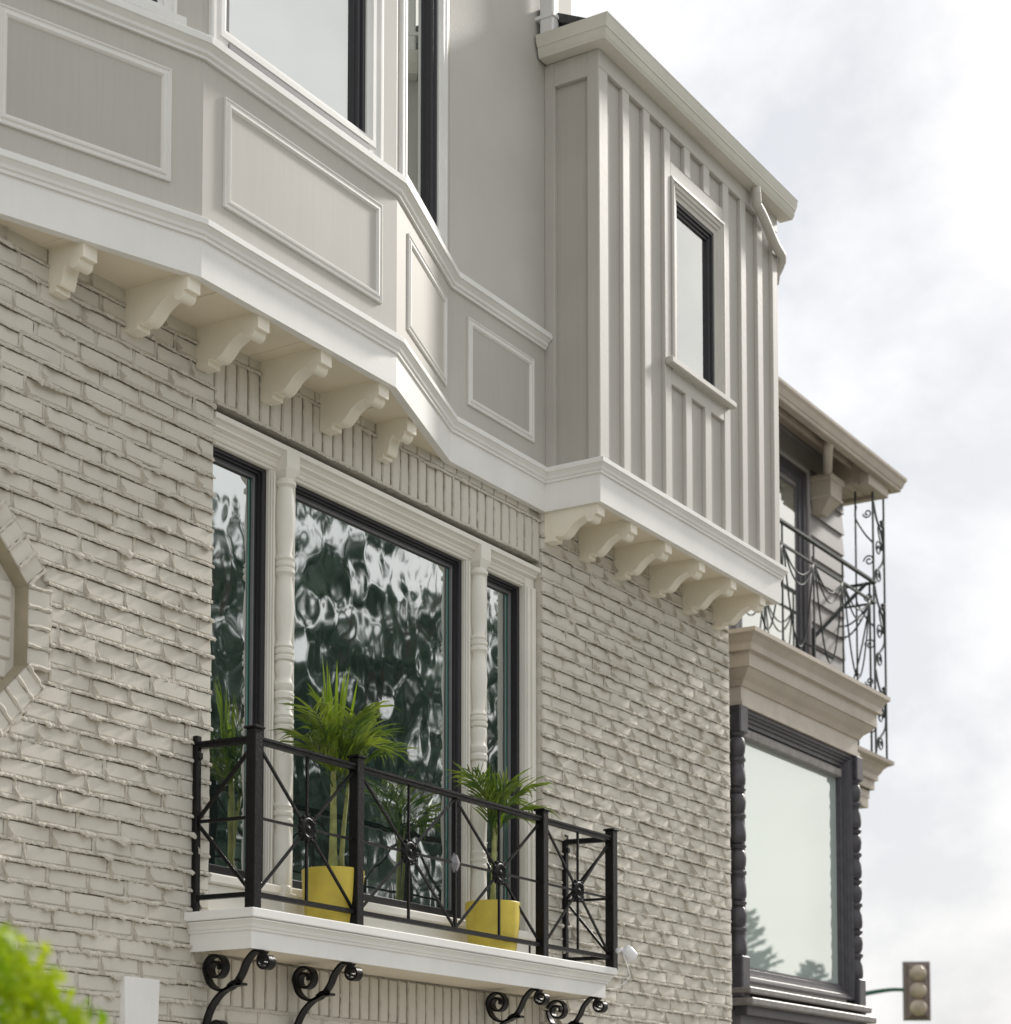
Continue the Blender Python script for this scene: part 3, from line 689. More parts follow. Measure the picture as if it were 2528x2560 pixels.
railbar(rail, (xs[0], YR, ZT), (xs[3], YR, ZT)); railbar(rail, (XL, -.012, ZT), (xs[0], YR, ZT)); railbar(rail, (XR, -.032, ZT), (xs[3], YR, ZT))
railing = rail.build('balcony_railing', 'iron', house)
def rp(name, fn, smooth=False):
    q = MB(); fn(q); return q.build(name, 'iron', railing, smooth)
for a, b in (((xs[0], YR), (xs[3], YR)), ((XL, -.012), (xs[0], YR)), ((XR, -.032), (xs[3], YR))): rp('bottom_rail', lambda q: q.bar((*a, ZBt), (*b, ZBt), .022, .018))
for x in xs:
    p_ = rp('post', lambda q: q.bbox(x-.023, x+.023, YR-.023, YR+.023, 2.533, 3.212, .003))
    q = MB(); q.bbox(x-.030, x+.030, YR-.030, YR+.030, 3.212, 3.222, .003); q.add([(x-.026,YR-.026,3.222),(x+.026,YR-.026,3.222),(x+.026,YR+.026,3.222),(x-.026,YR+.026,3.222),(x,YR,3.230)],[(0,1,4),(1,2,4),(2,3,4),(3,0,4)]); q.build('post_cap', 'iron', p_)
for x, y in ((XL, -.012), (XR, -.032)): rp('wall_bar', lambda q: (q.bbox(x-.014, x+.014, y-.012, y+.012, 2.535, 3.21, .003), q.bbox(x-.012, x+.012, y-.022, y-.01, 3.12, 3.145, .003)))
rp('middle_bar', lambda q: q.bar((XM, YR, ZBt), (XM, YR, ZT), .013))
dm = MB(); dm.add([(XM-.036,YR-.004,ZM),(XM,YR-.004,ZM-.052),(XM+.036,YR-.004,ZM),(XM,YR-.004,ZM+.052),(XM,YR-.014,ZM),(XM-.036,YR+.004,ZM),(XM,YR+.004,ZM-.052),(XM+.036,YR+.004,ZM),(XM,YR+.004,ZM+.052)],
    [(0,1,4),(1,2,4),(2,3,4),(3,0,4),(5,8,7,6),(0,5,6,1),(1,6,7,2),(2,7,8,3),(3,8,5,0)]); dm.build('diamond', 'frame_gray', railing)
ed = [(xs[0]+.023, xs[1]-.023), (xs[1]+.023, XM-.006), (XM+.006, xs[2]-.023), (xs[2]+.023, xs[3]-.023)]
for a, b in ed:
    c = (a+b)/2
    for tx, tz in ((a, ZT-.012), (b, ZT-.012), (a, ZBt+.01), (b, ZBt+.01), (a, ZM), (b, ZM), (c, ZT-.008), (c, ZBt)):
        d = Vector((tx-c, 0, tz-ZM)).normalized()*.03
        rp('spoke', lambda q: q.bar((c+d.x, YR, ZM+d.z), (tx, YR, tz), .0095))
    q = MB(); Mx = Matrix(((1,0,0),(0,0,-1),(0,1,0)))
    q.lathe([(.012,-.006),(.026,-.008),(.034,-.012),(.046,-.008),(.049,0),(.046,.008),(.036,.015),(.028,.008),(.018,.005),(.012,.010),(.006,.013),(.001,.014)], (c, YR, ZM), 18, Mx)
    ro = q.build('rosette', 'iron', railing, True)
    q = MB()
    for k in range(12):
        t = 6.28318*k/12; q.lathe([(.001,-.009),(.008,-.005),(.009,.002),(.006,.008),(.001,.011)], (c+.050*math.cos(t), YR, ZM+.050*math.sin(t)), 6, Mx)
    q.build('rosette_beads', 'iron', ro, True)
for x, y, xp in ((XL, -.012, xs[0]), (XR, -.032, xs[3])):
    for tz in (ZT-.03, ZM, ZBt+.02): rp('spoke', lambda q: q.bar((x, y, ZM), (xp, YR+.02, tz), .012))
# flat-iron scrolls
def spiral(cy, cz, r0, r1, a0, a1, n=22):
    return [(cy + (r0+(r1-r0)*i/n)*math.cos(a0+(a1-a0)*i/n), cz + (r0+(r1-r0)*i/n)*math.sin(a0+(a1-a0)*i/n)) for i in range(n+1)]
def catmull(p, n=8):
    o = []
    P = [p[0]] + list(p) + [p[-1]]
    for i in range(1, len(P)-2):
        for k in range(n):
            t = k/n; a, b, c, d = [Vector(q) for q in P[i-1:i+3]]
            o.append(tuple(.5*((2*b)+(c-a)*t+(2*a-5*b+4*c-d)*t*t+(3*b-a-3*c+d)*t**3)))
    o.append(tuple(p[-1])); return o
def ribbon(mb, pts, xc, w_=.038, th=.0095):
    n = len(pts); vs = []; fs = []
    for i, p in enumerate(pts):
        d = Vector(pts[min(i+1, n-1)]) - Vector(pts[max(i-1, 0)]); d = d.normalized() if d.length > 1e-9 else Vector((1, 0)); nn = Vector((-d.y, d.x))*th/2
        for sx, sn in ((-1,-1),(1,-1),(1,1),(-1,1)): vs.append((xc+sx*w_/2, p[0]+sn*nn.x, p[1]+sn*nn.y))
    for i in range(n-1):
        for k in range(4): fs.append((i*4+k, i*4+(k+1) % 4, (i+1)*4+(k+1) % 4, (i+1)*4+k))
    fs += [(3,2,1,0), tuple(range((n-1)*4, n*4))]; mb.add(vs, fs)
for xc in (5.905, 6.455, 7.905, 8.452):
    wy = -.012 if xc < 8.41 else -.03
    q = MB()
    up_ = [(p[0], p[1]) for p in spiral(-.315, 2.342, .012, .036, R(-60), R(360+78), 26)]
    up_ = [(p[0], p[1]) for p in up_] + catmull([(-.296,2.377),(-.262,2.382),(-.222,2.345),(-.195,2.295),(-.150,2.252),(-.095,2.243),(-.045,2.272),(-.024,2.325)], 6)[1:]
    up_ += spiral(-.078, 2.328, .054, .016, R(0), R(560), 34)
    ribbon(q, up_, xc)
    ribbon(q, catmull([(-.208,2.262),(-.192,2.262),(-.168,2.272),(-.140,2.256)], 5), xc)
    lo_ = catmull([(-.205,2.262),(-.15,2.255),(-.09,2.222),(-.045,2.165),(wy-.012,2.09),(wy-.012,1.93)], 6)
    ribbon(q, lo_, xc)
    ribbon(q, spiral(-.085, 2.095, .036, .012, R(170), R(-330), 26), xc)
    ribbon(q, catmull([(-.120,2.10),(-.118,2.05),(-.09,1.98),(wy-.01,1.94)], 5), xc)
    q.build('scroll_bracket', 'iron', house, 'auto')

# ================================================================== NEIGHBOURING HOUSE
nb_ = thing('house', (13.5, 2.5, 0), 'grey house behind with lap siding, iron balcony and dark turned window columns', 'house')
def npart(name, m, fn, parent=None, smooth=False):
    q = MB(); fn(q); return q.build(name, m, parent or nb_, smooth)
NB0, NB1, NY = 10.86, 12.69, .06
core = npart('lower_wall', 'gray_stucco', lambda q: (q.box(NB0, NB1, NY+.02, 2.2, 0, 2.50), q.box(10.9, 16.2, 1.9, 9.0, 0, 5.1), q.box(NB0+.005, NB1-.005, NY+.12, 1.9, 2.50, 4.30)))
fz = npart('frieze', 'frieze_paint', lambda q: q.sweep([(NB0,1.25),(NB0,NY),(NB1,NY),(NB1,1.25)], [(-.1,4.305),(.012,4.305),(.012,4.335),(0,4.34),(0,4.485),(-.1,4.485)]))
npart('cornice', 'beige_cornice', lambda q: q.sweep([(NB0,1.25),(NB0,NY),(NB1,NY),(NB1,1.25)], [(-.1,4.425),(.012,4.425),(.02,4.44),(.03,4.455),(.06,4.478),(.085,4.505),(.09,4.515),(.10,4.515),(.10,4.600),(.125,4.606),(.125,4.645),(.13,4.655),(.150,4.685),(.165,4.695),(.172,4.70),(.172,4.725),(-.1,4.742)]), fz)
npart('bay_roof', 'gutter_paint', lambda q: q.box(NB0+.02, NB1-.02, NY, 1.3, 4.70, 4.735))
# window of the bay
NF = Face((NB0, NY), (NB1, NY)); SN = lambda x: x-NB0
wn2 = npart('window', 'charcoal_wood', lambda q: NF.frame(q, .02, SN(12.60), 2.66, 4.302, [(0,-.1),(0,-.006),(.010,.0),(.024,-.004),(.028,-.014),(.040,-.018),(.044,-.03),(.060,-.034),(.063,-.045),(.085,-.048),(.09,-.06),(.105,-.062),(.11,-.09)]))
npart('pane', 'glass_plain', lambda q: NF.rect(q, .06, SN(12.50), 2.72, 4.20, -.080), wn2)
npart('bottom_rail', 'gray_sill', lambda q: q.bbox(NB0+.05, 12.48, NY+.012, NY+.10, 2.60, 2.70, .008), wn2)
npart('head_rail', 'gray_sill', lambda q: q.bbox(NB0+.05, 12.48, NY+.03, NY+.10, 4.14, 4.195, .006), wn2)
npart('window_sill', 'gray_sill', lambda q: (q.bbox(NB0-.06, NB1+.02, NY-.07, NY+.08, 2.585, 2.625, .008), q.bbox(NB0-.07, NB1+.05, NY-.09, NY+.08, 2.515, 2.56, .008)), wn2)
npart('sill_band', 'charcoal_wood', lambda q: q.bbox(NB0-.03, NB1+.01, NY-.035, NY+.05, 2.46, 2.52, .006), wn2)
def spindle(xc, yc, rr_):
    q = MB(); z = 2.80; pr_ = []
    unit = [(.62,0),(.95,.02),(1.0,.05),(.92,.10),(.70,.13),(.78,.15),(1.0,.16),(1.0,.175),(.7,.185),(.92,.21),(1.0,.25),(.9,.29),(.66,.305),(.95,.318),(1.0,.33),(.7,.338)]
    for k in range(4):
        for r_, h in unit: pr_.append((rr_*r_, z+k*.338+h*.995))
    q.lathe(pr_, (xc, yc, 0), 18); c_ = q.build('turned_column', 'charcoal_wood', nb_, 'auto')
    npart('column_block', 'charcoal_wood', lambda q: q.bbox(xc-rr_, xc+rr_, yc-rr_, yc+rr_, 4.14, 4.303, .008), c_)
    npart('column_base', 'charcoal_wood', lambda q: q.bbox(xc-rr_, xc+rr_, yc-rr_, yc+rr_, 2.56, 2.81, .008), c_)
spindle(10.86, .095, .055); spindle(12.655, .085, .055)
# upper floor: deck, siding, window, eave
NS, NR, NE = 1.7, 1.35, 1.2
deck = npart('balcony_deck', 'beige_cornice', lambda q: q.box(10.9, 16.36, 1.42, 2.2, 4.72, 5.05))
npart('deck_cornice', 'beige_cornice', lambda q: q.sweep([(12.70,1.42),(16.37,1.42),(16.37,2.6)], [(-.05,4.785),(.0,4.785),(.0,4.795),(.03,4.795),(.03,4.87),(.055,4.875),(.055,4.92),(.075,4.945),(.09,4.975),(.115,5.0),(.16,5.02),(.165,5.05),(-.05,5.07)]), deck)
npart('deck_corbel', 'beige_cornice', lambda q: q.add([(15.2,1.425,4.786),(16.34,1.425,4.786),(16.34,1.425,4.635),(16.22,1.425,4.635),(16.15,1.425,4.67),(16.02,1.425,4.695),(15.9,1.425,4.70),(15.2,1.425,4.70),
     (15.2,1.62,4.786),(16.34,1.62,4.786),(16.34,1.62,4.635),(16.22,1.62,4.635),(16.15,1.62,4.67),(16.02,1.62,4.695),(15.9,1.62,4.70),(15.2,1.62,4.70)],
     [tuple(range(8)), tuple(range(15,7,-1))] + [((i+1) % 8, i, 8+i, 8+(i+1) % 8) for i in range(8)]), deck)
up = npart('upper_wall', 'siding_paint', lambda q: q.box(10.95, 16.42, NS+.02, 8.0, 5.05, 7.80))
k = 0; z = 5.05
while z < 7.68:
    z1 = min(z+.187, 7.76)
    def lap(q, xa, xb):
        q.add([(xa,NS-.026,z),(xb,NS-.026,z),(xb,NS-.004,z1+.012),(xa,NS-.004,z1+.012),(xa,NS+.02,z),(xb,NS+.02,z),(xb,NS+.02,z1+.012),(xa,NS+.02,z1+.012)],[(0,1,2,3),(0,4,5,1),(1,5,6,2),(3,2,6,7),(4,0,3,7)])
    if z < 7.38: npart('siding_board', 'siding_paint', lambda q: lap(q, 15.70, 16.49), up); npart('siding_board', 'siding_paint', lambda q: lap(q, 10.95, 14.2), up)
    else: npart('siding_board', 'siding_paint', lambda q: lap(q, 10.95, 16.49), up)
    z += .187
NFU = Face((10.95, NS), (16.42, NS)); SU = lambda x: x-10.95
uwn = npart('window', 'siding_paint', lambda q: NFU.frame(q, SU(14.2), SU(15.70), 5.06, 7.47, [(0,-.03),(0,.045),(.035,.05),(.045,.04),(.05,.0)]))
npart('sash_frame', 'charcoal_wood', lambda q: NFU.frame(q, SU(14.25), SU(15.65), 5.06, 7.42, [(0,-.03),(0,.03),(.06,.03),(.065,.015),(.12,.012),(.125,.0),(.17,-.004),(.175,-.02)]), uwn)
npart('pane', 'glass_pale', lambda q: NFU.rect(q, SU(14.4), SU(15.49), 5.1, 7.26, -.006), uwn)
npart('blind', 'blind', lambda q: NFU.rect(q, SU(14.4), SU(15.49), 5.1, 7.26, -.016), uwn)
npart('head_rail', 'gray_sill', lambda q: NFU.box(q, SU(14.4), SU(15.49), 7.262, 7.31, -.01, .004), uwn)
# soffit, frieze, gutter
SZ = 7.50; PZ = 7.43
so2 = npart('soffit', 'beige_cornice', lambda q: q.add([(10.9,NE+.06,SZ),(16.62,NE+.06,SZ),(16.62,NS+.05,7.80),(10.9,NS+.05,7.80),(10.9,NE+.06,SZ+.03),(16.62,NE+.06,SZ+.03),(16.62,NS+.05,7.83),(10.9,NS+.05,7.83)],[(0,3,2,1),(4,5,6,7),(0,1,5,4),(1,2,6,5),(2,3,7,6),(3,0,4,7)]))
npart('eave_frieze', 'beige_cornice', lambda q: q.sweep([(10.95,NS-.022),(16.46,NS-.022)], [(-.015,7.70),(.010,7.70),(.016,7.725),(.034,7.745),(.036,7.775),(-.015,7.775)]), so2)
npart('eave_moulding', 'beige_cornice', lambda q: q.sweep([(10.95,NE+.26),(16.46,NE+.26)], [(-.02,7.57),(.012,7.555),(.02,7.565),(.02,7.60),(-.02,7.62)]), so2)
pc = npart('porch_ceiling', 'beige_cornice', lambda q: q.box(16.14, 16.60, NE+.12, NS+1.4, PZ+.012, PZ+.04))
npart('porch_infill', 'beige_cornice', lambda q: q.add([(16.13,NE+.108,PZ+.041),(16.59,NE+.108,PZ+.041),(16.60,NS+1.4,PZ+.041),(16.13,NS+1.4,PZ+.041),(16.13,NE+.108,7.525),(16.59,NE+.108,7.525),(16.60,NS+.0,7.77),(16.13,NS+.0,7.77),(16.60,NS+1.4,7.77),(16.13,NS+1.4,7.77)],[(0,3,2,1),(0,1,5,4),(4,5,6,7),(7,6,8,9),(1,2,8,6,5),(0,4,7,9,3),(2,3,9,8)]), pc)
for i in range(9): npart('ceiling_board', 'beige_cornice', lambda q: q.bbox(16.15, 16.50, NE+.20+i*.075, NE+.27+i*.075, PZ, PZ+.02, .006), pc)
npart('porch_beam', 'beige_cornice', lambda q: q.bbox(16.125, 16.58, NE+.095, NE+.187, PZ-.03, PZ+.10, .006), pc); npart('porch_beam', 'beige_cornice', lambda q: q.bbox(16.51, 16.585, NE+.187, NS+1.3, PZ-.028, PZ+.10, .006), pc)
npart('eave_gutter', 'beige_cornice', lambda q: q.sweep([(10.9,NE+.08),(16.72,NE+.08),(16.72,NS+2.0)], [(-.03,SZ-.004),(.030,SZ-.004),(.036,SZ+.006),(.036,SZ+.022),(.046,SZ+.030),(.062,SZ+.075),(.078,SZ+.10),(.080,SZ+.122),(.07,SZ+.126),(-.03,SZ+.13)]))
npart('upper_roof', 'shingle', lambda q: q.add([(10.9,NE+.05,SZ+.11),(16.7,NE+.05,SZ+.11),(16.7,5.0,9.4),(10.9,5.0,9.4),(10.9,NE+.05,SZ+.125),(16.7,NE+.05,SZ+.125),(16.7,5.0,9.45),(10.9,5.0,9.45)],[(0,3,2,1),(4,5,6,7),(0,1,5,4),(1,2,6,5),(2,3,7,6),(3,0,4,7)]))
# rainwater head on the wall under a slanting pipe
cx_, cy_ = 15.875, 1.585
hd = npart('rainwater_head', 'beige_cornice', lambda q: (q.bbox(cx_-.15, cx_+.15, cy_-.115, cy_+.10, 7.37, 7.425, .012), q.add(
    [(cx_-.125,cy_-.095,7.375),(cx_+.125,cy_-.095,7.375),(cx_+.125,cy_+.09,7.375),(cx_-.125,cy_+.09,7.375),(cx_-.12,cy_-.09,7.23),(cx_+.12,cy_-.09,7.23),(cx_+.12,cy_+.09,7.23),(cx_-.12,cy_+.09,7.23),(cx_-.06,cy_+.02,7.11),(cx_+.06,cy_+.02,7.11),(cx_+.06,cy_+.09,7.11),(cx_-.06,cy_+.09,7.11)],
    [(4,5,1,0),(5,6,2,1),(7,4,0,3),(8,9,5,4),(9,10,6,5),(11,8,4,7),(8,11,10,9)])))
npart('head_band', 'frieze_paint', lambda q: q.bbox(cx_-.132, cx_+.132, cy_-.104, cy_+.09, 7.222, 7.246, .006), hd)
npart('rain_pipe', 'frieze_paint', lambda q: q.tube([(15.30, NE+.10, SZ+.02), (15.32, NE+.13, SZ-.01), (cx_-.02, cy_-.02, 7.42)], .040, 12), hd, True)
# iron balcony railing with swags
nr = npart('balcony_railing', 'iron_grey', lambda q: (q.bar((14.0,NR,6.61),(16.37,NR,6.605),.035,.02), q.bar((14.0,NR,6.43),(16.37,NR,6.425),.022,.016), q.bar((16.37,NR,6.605),(16.37,NR+1.6,6.605),.03,.02), q.bar((16.37,NR,6.425),(16.37,NR+1.6,6.425),.02,.016)))
nx = [13.80, 14.407, 15.03, 15.64, 16.25]
for x in nx[1:]: npart('baluster', 'iron_grey', lambda q: q.bar((x,NR,5.06),(x,NR,6.60),.013), nr)
def swag(a, b, za, sag, n=20):
    return [(a+(b-a)*i/n, NR-.004, za - sag*math.sin(math.pi*i/n)**.85) for i in range(n+1)]
for a, b in zip(nx[:-1], nx[1:]):
    for sg in (.15, .235): npart('swag', 'iron_grey', lambda q: q.tube(swag(a+.02, b-.02, 6.42, sg), .0075, 6), nr, True)
    npart('swag', 'iron_grey', lambda q: q.tube(swag(a+.02, b-.02, 6.42, .74), .0075, 6), nr, True)
for i in range(3):
    ya = NR + .05 + i*.5
    for sg in (.16, .26, .75): npart('swag', 'iron_grey', lambda q: q.tube([(16.37, ya+.48*j/14, 6.42-sg*math.sin(math.pi*j/14)) for j in range(15)], .008, 6), nr, True)
    npart('baluster', 'iron_grey', lambda q: q.bar((16.37, ya, 5.06), (16.37, ya, 6.6), .013), nr)
npart('brace', 'iron_grey', lambda q: (q.bar((16.30,NR+.05,6.59),(15.75,NR+.32,6.02),.026), q.bar((15.72,NR+.3,6.10),(15.72,NR+.3,5.06),.03), q.bar((16.25,NR+.30,5.62),(15.7,NR+.3,5.45),.016)), nr)
npart('tie_bar', 'iron_grey', lambda q: (q.bar((15.36,NS-.06,5.93),(15.9,NS-.15,5.86),.014), q.bar((15.36,NS-.06,5.62),(15.9,NS-.15,5.55),.014), q.tube([(15.36,NS-.06,5.93-.03*i) for i in range(5)], .022, 6)), nr)
# scrolled corner post carrying the roof
tp = npart('trellis_post', 'iron_grey', lambda q: (q.bar((16.345,NR,5.06),(16.345,NR,7.43),.015), q.bar((16.60,NR,5.06),(16.60,NR,7.43),.015), q.bar((16.345,NR+.16,5.06),(16.345,NR+.16,7.43),.013)))
def sp3(cx, cz, r0, r1, a0, a1, y=NR, n=26): return [(p[0], y, p[1]) for p in spiral(cx, cz, r0, r1, a0, a1, n)]
for z in (5.12, 5.86, 6.60):
    def vine(q):
        q.tube(catmull([(16.35,NR,z),(16.40,NR,z+.10),(16.55,NR,z+.22),(16.585,NR,z+.32),(16.55,NR,z+.46),(16.42,NR,z+.60),(16.36,NR,z+.72)], 6), .010, 6)
        q.tube(sp3(16.47, z+.33, .075, .014, R(0), R(560)), .0075, 6); q.tube(sp3(16.45, z+.08, .07, .014, R(180), R(-380)), .0075, 6)
        q.tube(catmull([(16.58,NR,z+.34),(16.50,NR,z+.42),(16.46,NR,z+.52),(16.53,NR,z+.56)], 5), .007, 6); q.tube(catmull([(16.585,NR,z+.36),(16.56,NR,z+.46),(16.57,NR,z+.55)], 5), .007, 6)
        for k in range(5): q.lathe([(.001,-.016),(.016,-.008),(.016,.008),(.001,.016)], (16.56+.022*math.cos(k*1.26), NR, z+.575+.022*math.sin(k*1.26)), 6)
    npart('scroll', 'iron_grey', vine, tp, True)
    def vine2(q):
        X = 16.345
        q.tube(catmull([(X,NR+.15,z+.70),(X,NR+.16,z+.60),(X,NR+.08,z+.45),(X,NR,z+.35)], 6), .008, 6)
        q.tube([(X, p[0], p[1]) for p in spiral(NR+.04, z+.20, .05, .01, R(0), R(520), 24)], .007, 6)
        q.tube([(X, p[0], p[1]) for p in spiral(NR+.05, z+.62, .04, .01, R(0), R(-480), 24)], .007, 6)
    npart('scroll', 'iron_grey', vine2, tp, True)

# ================================================================== POTTED PALMS
def potted_palm(loc, label, seed, H, spread, nfr, new_spear, stems):
    r = random.Random(seed); t = thing('potted_palm', loc, label, 'potted plant', 'palms in yellow pots on the balcony ledge'); x0, y0, z0 = loc
    q = MB(); q.lathe([(.098,0),(.104,.004),(.113,.06),(.121,.13),(.125,.20),(.126,.232),(.123,.236),(.119,.234),(.117,.20),(.10,.195),(.001,.195)], loc, 40); pot = q.build('pot', 'pot_yellow', t, 'auto')
    q = MB(); q.lathe([(.116,.198),(.06,.206),(.001,.21)], loc, 24); q.build('soil', 'soil', t, True)
    tops = []
    for (dx, dy, h, rr_, lx) in stems:
        pts = [(x0+dx+lx*(i/8)**1.5, y0+dy, z0+.20+h*i/8) for i in range(9)]
        q = MB(); q.tube(pts, [rr_*(1.25-.5*i/8) if i > 1 else rr_*1.5 for i in range(9)], 10)
        q.build('stem', 'stem_green', t, True); tops.append(Vector(pts[-1]))
    def blade(q, p, ou, l_, wd, fall, tw):
        nv = ou.orthogonal().normalized(); nv.rotate(Matrix.Rotation(tw, 3, ou)); wv = ou.cross(nv).normalized()*wd
        g = Vector((0, 0, -1))*l_*fall; fold = nv*wd*.35
        a0, a1, a2, a3 = p, p+ou*l_*.33+g*.06, p+ou*l_*.68+g*.38, p+ou*l_*.97+g
        q.add([tuple(v) for v in (a0-wv*.3, a0+fold, a0+wv*.3, a1-wv, a1-fold, a1+wv, a2-wv*.85, a2-fold, a2+wv*.85, a3)],
              [(0,1,4,3),(1,2,5,4),(3,4,7,6),(4,5,8,7),(6,7,9),(7,8,9)])
    for k in range(nfr):
        base = tops[k % len(tops)] - Vector((0, 0, r.uniform(0, .10)))
        az = 6.28318*(k*.381966) + r.uniform(-.25, .25)
        dirh = Vector((math.cos(az), math.sin(az)*.42 - .10, 0))
        el = R(r.uniform(44, 88)); ln = spread*r.uniform(.75, 1.1); n = 12; pts = []
        for i in range(n+1):
            s_ = i/n; aa = el - R(50)*s_*s_
            if i == 0: p = base.copy()
            else: p = p + (dirh*math.cos(aa) + Vector((0, 0, math.sin(aa))))*(ln/n)
            pts.append(p.copy())
        q = MB(); q.tube(pts, .0034, 5, .0012); nl = 12
        for i in range(nl):
            s_ = .30 + .70*i/(nl-1); j = min(int(s_*n), n-1); p = pts[j].lerp(pts[j+1], s_*n-j); d = (pts[j+1]-pts[j]).normalized()
            side = d.cross(Vector((0, 0, 1))); side = side.normalized() if side.length > .05 else Vector((1, 0, 0))
            for sg in (-1, 1):
                l_ = spread*.60*(1-.35*abs(s_-.5))*r.uniform(.7, 1.15)
                ou = (side*sg*r.uniform(.45, .75) + d*.8 + Vector((0, 0, r.uniform(-.05, .35)))).normalized()
                blade(q, p, ou, l_, spread*.0145*r.uniform(.75, 1.25), r.uniform(.05, .55), r.uniform(-.6, .6))
        q.build('frond', 'palm_dry' if (k == 5 and nfr > 18) else 'palm_leaf', t, True)
    for k in range(new_spear):
        base = tops[0] + Vector((r.uniform(-.02,.02), r.uniform(-.02,.01), -.02)); az = r.uniform(-3.1, 0)
        ou = Vector((math.cos(az)*r.uniform(.03, .30), math.sin(az)*.15, 1)).normalized()
        q = MB(); blade(q, base, ou, H*r.uniform(.72, 1.05), spread*.024, -.02, r.uniform(-1, 1)); q.build('new_leaf', 'palm_new', t, True)
    return t
potted_palm((6.525, -.155, 2.533), 'taller palm with bright upright new leaves in a yellow pot', 4, .46, .335, 13, 17, [(.0,.0,.46,.014,.0),(.025,-.02,.40,.009,.05)])
potted_palm((7.735, -.155, 2.533), 'shorter palm in the yellow pot nearer the right end of the ledge', 9, .28, .31, 10, 2, [(.0,.0,.38,.010,.01),(.02,.01,.43,.008,.03)])

# ================================================================== SECURITY CAMERA
sc_ = thing('security_camera', (8.615, -.325, 2.56), 'small white security camera at the right end of the balcony ledge', 'camera')
ax = Vector((.62, -.30, -.62)).normalized(); Mq = ax.to_track_quat('Z', 'Y').to_matrix()
q = MB(); q.lathe([(.004,-.034),(.017,-.033),(.026,-.026),(.030,-.012),(.031,.030),(.030,.034),(.027,.034),(.027,.026),(.001,.026)], (8.668, -.350, 2.615), 24, Mq); bd = q.build('camera_body', 'camera_white', sc_, 'auto')
q = MB(); q.lathe([(.026,.0262),(.010,.0266),(.001,.029)], (8.668, -.350, 2.615), 20, Mq); q.build('lens', 'lens_black', bd, True)
q = MB(); q.tube([(8.648,-.33,2.63),(8.63,-.315,2.625)], .010, 10); q.lathe([(.014,-.004),(.014,.004)], (8.63,-.312,2.622), 14, Matrix(((0,0,1),(0,1,0),(-1,0,0)))); q.build('mount', 'camera_white', sc_, True)
q = MB(); q.tube(catmull([(8.645,-.332,2.605),(8.635,-.352,2.57),(8.622,-.372,2.53),(8.63,-.374,2.49),(8.60,-.345,2.45),(8.545,-.318,2.425)], 6), .0028, 6); q.build('cable', 'pipe_white', sc_, True)

# ================================================================== TRAFFIC LIGHT
tl0 = Vector((30.50, 6.22, 0)); tl = thing('traffic_light', (30.05, 8.6, 0), 'three-lens traffic light on a curved green mast arm beyond the houses', 'traffic light')
fwd = Vector((-.86, -.50, 0)).normalized(); rt = Vector((.50, -.86, 0)).normalized()*1.0
def tl_pt(a, z, o): p = tl0 + rt*a + fwd*o; return (p.x, p.y, z)
def tl_box(q, a0, a1, z0, z1, o0, o1, b=.02):
    vs = []
    for o, ins in ((o1-b, 0), (o1, b)):
        vs += [tl_pt(a0+ins, z0+ins, o), tl_pt(a1-ins, z0+ins, o), tl_pt(a1-ins, z1-ins, o), tl_pt(a0+ins, z1-ins, o)]
    vs += [tl_pt(a0, z0, o0), tl_pt(a1, z0, o0), tl_pt(a1, z1, o0), tl_pt(a0, z1, o0)]
    q.add(vs, [(4,5,6,7)] + [(k, (k+1) % 4, 4+(k+1) % 4, 4+k) for k in range(4)] + [(8+k, 8+(k+1) % 4, (k+1) % 4, k) for k in range(4)] + [(11,10,9,8)])
q = MB(); tl_box(q, -.205, .205, 3.83, 4.745, -.05, .02); hs = q.build('backplate', 'signal_gray', tl)
q = MB(); tl_box(q, -.215, .215, 3.82, 4.755, -.07, -.04, .01); q.build('backplate_edge', 'signal_green', tl)
q = MB(); tl_box(q, -.15, .15, 3.87, 4.70, .02, .09, .03); q.build('housing', 'signal_gray', tl)
Mt = Matrix((rt, Vector((0, 0, 1)), fwd)).transposed()
for z in (4.015, 4.285, 4.555):
    q = MB(); q.lathe([(.132,.085),(.134,.10),(.124,.108),(.118,.13),(.09,.165),(.05,.185),(.001,.19)], (tl0.x, tl0.y, z), 22, Mt); ln_ = q.build('lens', 'lens_amber', tl, True)
q = MB(); q.tube(catmull([tl_pt(-.10,4.30,-.06), tl_pt(-.35,4.315,-.10), tl_pt(-.62,4.285,-.12), tl_pt(-.95,4.22,-.12), tl_pt(-1.6,4.05,-.12), tl_pt(-2.4,3.75,-.12)], 6), .026, 10, .05); q.build('mast_arm', 'signal_green', tl, True)
e_ = Vector(tl_pt(-2.4, 3.75, -.12)); q = MB(); q.tube([(e_.x, e_.y, 0), (e_.x, e_.y, 4.2)], .09, 12, .07); q.build('mast', 'signal_green', tl, True)

